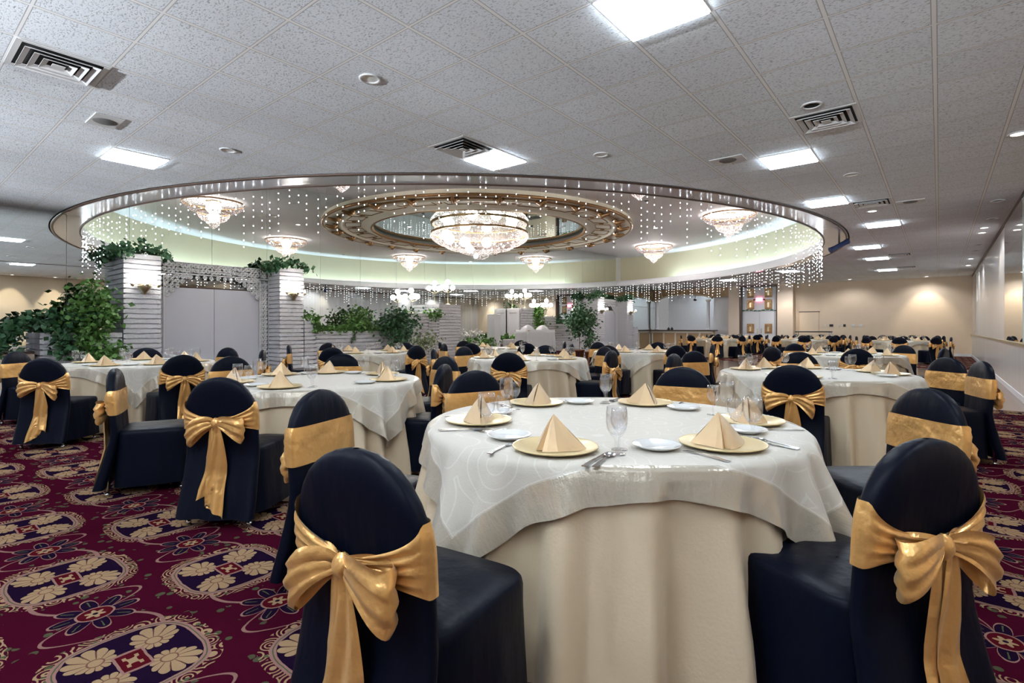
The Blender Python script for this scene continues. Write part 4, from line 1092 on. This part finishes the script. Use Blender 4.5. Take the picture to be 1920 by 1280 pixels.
# ------------------------------------------------------------------ ceiling fittings
def led(x, y, lab):
    t = empty('ceiling_light', (x, y, CEIL)); tag(t, lab, 'ceiling light', 'square lit panels in the flat ceiling')
    h = .292; f = MB()
    for s in (-1, 1): f.box(-.303, .303, s*.297-.006, s*.297+.006, -.012, -.001).box(s*.297-.006, s*.297+.006, -.291, .291, -.012, -.001)
    f.build('frame', M['vent'], t)
    MB().box(-h, h, -h, h, -.024, -.002).build('diffuser', M['panel'], t)
gx = lambda v: -2.47+.61*round((v+2.47-.305)/.61)+.305
gy = lambda v: 3.17+.61*round((v-3.17-.305)/.61)+.305
for x, y, lb in [(-1.58, 3.48, 'nearest large lit ceiling panel'), (-4.55, 5.34, 'lit ceiling panel just before the round recess, centre'), (-8.15, 2.25, 'lit ceiling panel before the round recess at the left'),
             (-1.58, 7.82, 'second lit panel of the right hand row'), (-1.58, 10.87, 'third lit panel of the right hand row'), (-1.0, 14.0, 'fourth lit panel of the right hand row, set nearer the wall'), (-1.57, 17.5, 'fifth lit panel of the right hand row'), (-1.6, 20.8, 'sixth lit panel of the right hand row'), (-1.6, 24.6, 'seventh lit panel of the right hand row, the farthest'),
             (-7.55, 25.6, 'lit panel seen through the light curtain near the doors'), (-4.55, 23.0, 'lit panel seen through the light curtain before the beige wall'),
             (-1.58, -.3, 'added fill panel above and behind the viewer'), (-5.2, -1.8, 'added fill panel left behind the viewer'), (-9.5, -1.8, 'added fill panel far left behind the viewer'), (2.2, 2.6, 'added fill panel over the alcove'), (2.2, 7.4, 'second added fill panel over the alcove'), (-1.0, -3.6, 'added fill panel at the rear wall')]:  # panels on this line are out of view, added as fill light
    led(gx(x), gy(y), lb)
def diffuser(x, y, lab, sx=.305, sy=.305):
    t = empty('air_vent', (gx(x) if sx > .28 else x, gy(y) if sy > .28 else y, CEIL)); tag(t, lab, 'air vent', 'square air diffusers in the flat ceiling')
    MB().box(-sx*.9, sx*.9, -sy*.9, sy*.9, -.004, -.001).build('backing', M['dark'], t)
    def fr(b, o_, i_, zo, zi):
        k = [(-1,-1),(1,-1),(1,1),(-1,1)]
        vs = [(a*sx*o_, c*sy*o_, zo) for a, c in k] + [(a*sx*i_, c*sy*i_, zi) for a, c in k] + [(a*sx*i_, c*sy*i_, zi-.004) for a, c in k] + [(a*sx*o_, c*sy*o_, zo-.004) for a, c in k]
        fs = [(j, (j+1) % 4, 4+(j+1) % 4, 4+j) for j in range(4)] + [(4+j, 4+(j+1) % 4, 8+(j+1) % 4, 8+j) for j in range(4)] + [(8+j, 8+(j+1) % 4, 12+(j+1) % 4, 12+j) for j in range(4)] + [(12+j, 12+(j+1) % 4, (j+1) % 4, j) for j in range(4)]
        b.add(vs, fs)
    b = MB(); fr(b, .99, .86, -.006, -.006); b.build('frame', M['vent'], t)
    for o_, i_ in ((.80, .66), (.58, .44), (.36, .22)):
        b = MB(); fr(b, o_, i_, -.030, -.008); b.build('louvre', M['vent'], t)
    MB().box(-sx*.14, sx*.14, -sy*.14, sy*.14, -.030, -.026).build('centre_plate', M['vent'], t)
for x, y, lb in [(-5.75, .98, 'square air diffuser nearest, at the upper left'), (-4.55, 4.65, 'square air diffuser just before the round recess'), (-1.0, 6.6, 'square air diffuser between first and second right row lamps'), (-1.0, 11.5, 'square air diffuser beside the third right row lamp'), (-.9, 19.9, 'square air diffuser beside the sixth right row lamp'), (-.9, 24.2, 'square air diffuser beside the farthest right row lamp')]:
    diffuser(x, y, lb)
def can(x, y, lab, lit=0, z=CEIL, dark=0, grp='round recessed downlights'):
    t = empty('downlight', (x, y, z)); tag(t, lab, 'downlight', grp)
    MB().lathe([(.075,-.001),(.10,-.004),(.10,-.010),(.072,-.012),(.070,-.003)], 28).build('ring', M['vent'], t)
    MB().lathe([(.074,-.004),(.001,-.005)], 28).build('lens', M['lens'] if lit else (M['dark'] if dark else M['coldlens']), t)
    return t
for x, y, lb, li, dk in [(-3.98, 2.87, 'unlit white downlight above the left centre', 0, 0), (-6.97, 2.89, 'unlit white downlight near the left lit panel', 0, 0), (-3.40, 6.01, 'unlit white downlight right of the centre lit panel', 0, 0), (-1.0, 9.1, 'unlit white downlight beyond the second right row lamp', 0, 0),
                     (-1.0, 12.2, 'white downlight beyond the third right row lamp', 1, 0), (-1.0, 6.02, 'open black downlight hole beside the diffuser', 0, 1), (.71, 8.41, 'downlight at the right edge beside the alcove', 1, 0), (.78, 15.8, 'downlight over the striped wall, nearest', 1, 0),
                     (.79, 22.6, 'downlight over the striped wall, second', 1, 0), (.80, 24.9, 'downlight over the striped wall, third', 1, 0), (-.43, 29.2, 'lit downlight washing the far beige wall', 1, 0), (-5.8, 28.4, 'lit downlight before the pier beside the doors', 1, 0), (-6.6, 27.6, 'lit downlight before the double doors', 1, 0)]:
    can(x, y, lb, li, dark=dk)
for x, y, lb in [(.84, 14.6, 'dark round speaker over the striped wall, nearest'), (.8, 12.6, 'dark round speaker at the corner of the striped wall'), (.82, 18.9, 'dark round speaker over the striped wall, middle'), (.82, 20.3, 'dark round speaker over the striped wall, farthest')]:
    can(x, y, lb, dark=1, grp='dark round grilles by the striped wall')
def speaker(x, y, lab):
    t = empty('ceiling_speaker', (x, y, CEIL)); tag(t, lab, 'speaker', 'square plated ceiling speakers')
    MB().bbox(-.21, .21, -.13, .13, -.012, -.001, .004).build('plate', M['vent'], t)
    MB().lathe([(.11,-.013),(.10,-.018),(.001,-.020)], 28).build('grille', M['grille'], t)
for a in ((-7.02, 1.64, 'plated ceiling speaker at the left'), (-2.19, 7.26, 'plated ceiling speaker before the round recess'), (-.40, 11.7, 'plated ceiling speaker beside the far diffuser')): speaker(*a)
for i, (r, a) in enumerate(((6.6, -75), (6.6, -45), (6.6, 0), (6.6, 40), (6.9, 72), (10.2, -40), (10.2, 5), (10.1, 45), (3.1, 30), (2.6, -50))):
    t = can(DCX+r*cos(R_(a)), LY+r*sin(R_(a))*.98, 'small downlight in the smooth raised ceiling of the recess', 1 if i % 2 else 0, DOME-.003-(.05 if r < 3.8 else 0), dark=(i in (2, 4, 6)), grp='small fittings in the raised ceiling')
for x, y, lb in ((-8.6, 7.2, 'flat round vent in the raised ceiling near the front rim'), (-9.2, 8.4, 'flat round vent in the raised ceiling behind the first')):
    o = MB().lathe([(.001,-.03),(.12,-.035),(.24,-.02),(.30,-.004)], 28).build('round_vent', M['vent']); o.location = (x, y, DOME-.002); tag(o, lb, 'air vent')
# blue stage lamp on the rim
t = empty('stage_spotlight', (-1.9, 15.0, CEIL)); tag(t, 'dark blue cylindrical stage lamp hanging at the right of the rim', 'lamp')
MB().tube([(0,0,0), (0,0,-.2)], .02, 8).build('bracket', M['blackm'], t)
d = Vector((CY*.8, SY*.8, .42)).normalized()*.24
MB().tube([(-d.x,-d.y,-.24-d.z), (-d.x*.5,-d.y*.5,-.24-d.z*.5), (d.x*.6,d.y*.6,-.24+d.z*.6), (d.x,d.y,-.24+d.z)], .07, 12, rr=[.075,.06,.06,.07], smooth=False).build('housing', M['blue'], t)

# wash lights that make the scallops on the walls (each in a ceiling downlight)
def spot(x, y, z, tx, ty, tz, e, ang=62, col=(1, .88, .70), lab=None):
    if lab: can(x, y, lab, 1)
    l = bpy.data.lights.new('downlight_beam', 'SPOT'); l.energy = e; l.spot_size = R_(ang); l.spot_blend = .6; l.color = col; l.shadow_soft_size = .05
    o = bpy.data.objects.new('downlight_beam', l); C.objects.link(o); o.location = (x, y, z)
    o.rotation_euler = (Vector((tx, ty, tz)) - Vector((x, y, z))).to_track_quat('-Z', 'Y').to_euler(); return o
spot(-.43, 29.0, CEIL-.04, -.43, 29.8, 1.3, 46, 74)
spot(-5.8, 28.4, CEIL-.04, -6.0, 29.3, 1.2, 30)
for y, lb in ((3.9, 'downlight washing the alcove wall, first'), (5.3, 'downlight washing the alcove wall, second'), (1.9, 'downlight washing the alcove wall, nearest the rear'), (7.6, 'downlight washing the alcove wall, last')): spot(3.85, y, CEIL-.04, 4.3, y, 1.8, 60, lab=lb)
spot(.78, 16.6, CEIL-.04, 1.05, 16.6, 1.8, 25, lab='downlight over the striped wall beside the mirror')
spot(-12.0, 27.6, CEIL-.04, -13.2, 27.6, 1.5, 20, lab='downlight over the bar end of the mirror wall')
for i, (x, y, a) in enumerate(((-11, Y0, 90), (-8, Y0, 90), (-5, Y0, 90), (-2, Y0, 90), (1, Y0, 90), (X1, -3.5, 180), (X1, -.5, 180), (MX, -4, 0), (MX, -1.2, 0))):  # uplighters added out of view to brighten the ceiling
    t = empty('fill_uplight', (x+.002*cos(R_(a)), y+.002, 2.1), R_(a)-PI/2); tag(t, 'added half bowl uplighter out of view, fill light for the ceiling', 'fill light', 'added fill uplighters out of view')
    MB().lathe([(.02,-.12),(.10,-.09),(.16,0),(.165,.02),(.15,.0),(.09,-.08)], 20, (0,.0,0), 0, PI).build('bowl', M['plastic'], t)
    l = bpy.data.lights.new('fill_beam', 'SPOT'); l.energy = UPW*(.9, .45, .5)[(i > 6) + (i > 8)]; l.spot_size = R_(34); l.spot_blend = 1; l.color = (.86, .93, 1); l.shadow_soft_size = .08
    o = bpy.data.objects.new('lamp', l); C.objects.link(o); o.parent = t; o.location = (0, .12, .03); o.rotation_euler = (PI-R_(75), 0, 0)
for x, y in ((-1.0, 12.2), (.6, 15.8), (.6, 22.6), (.6, 24.9), (-5.8, 28.2), (-6.6, 27.4), (-.43, 28.9), (-3.2, 28.6), (-11.5, 28.4)): spot(x, y, CEIL-.04, x, y+.6, 0, 26, 140, (.95, .95, 1), 'added downlight brightening the middle of the beige wall' if x == -3.2 else ('added downlight brightening the front of the bar' if x == -11.5 else None))  # the labelled downlights are added to brighten beige wall and bar columns
# bar room lamp
t = empty('ceiling_light', (-10.9, FARY+1.2, CEIL)); tag(t, 'lit panel in the ceiling behind the bar', 'ceiling light')
MB().box(-.3, .3, -.15, .15, -.02, -.002).build('diffuser', M['panel'], t)

# ------------------------------------------------------------------ world, camera, view
wd = bpy.data.worlds.new('world'); bpy.context.scene.world = wd; wd.use_nodes = True
wd.node_tree.nodes['Background'].inputs[0].default_value = (.5, .5, .5, 1); wd.node_tree.nodes['Background'].inputs[1].default_value = .2
cam = bpy.data.cameras.new('camera'); co = bpy.data.objects.new('camera', cam); C.objects.link(co)
co.location = (0, 0, 1.22); co.rotation_euler = (PI/2, 0, YAW); cam.sensor_width = 36; cam.lens = 985.6/1920*36; cam.shift_y = -25/1920; cam.clip_start = .05; cam.clip_end = 200
sc = bpy.context.scene; sc.camera = co
sc.view_settings.view_transform = 'Standard'; sc.view_settings.look = 'None'; sc.view_settings.exposure = 1.4; sc.view_settings.gamma = 1; sc.view_settings.use_curve_mapping = False
cy = sc.cycles; cy.use_denoising = True; cy.adaptive_threshold = .03; cy.max_bounces = 10; cy.diffuse_bounces = 4; cy.glossy_bounces = 5; cy.transparent_max_bounces = 24; cy.transmission_bounces = 4; cy.sample_clamp_indirect = 6; cy.caustics_reflective = False; cy.caustics_refractive = False
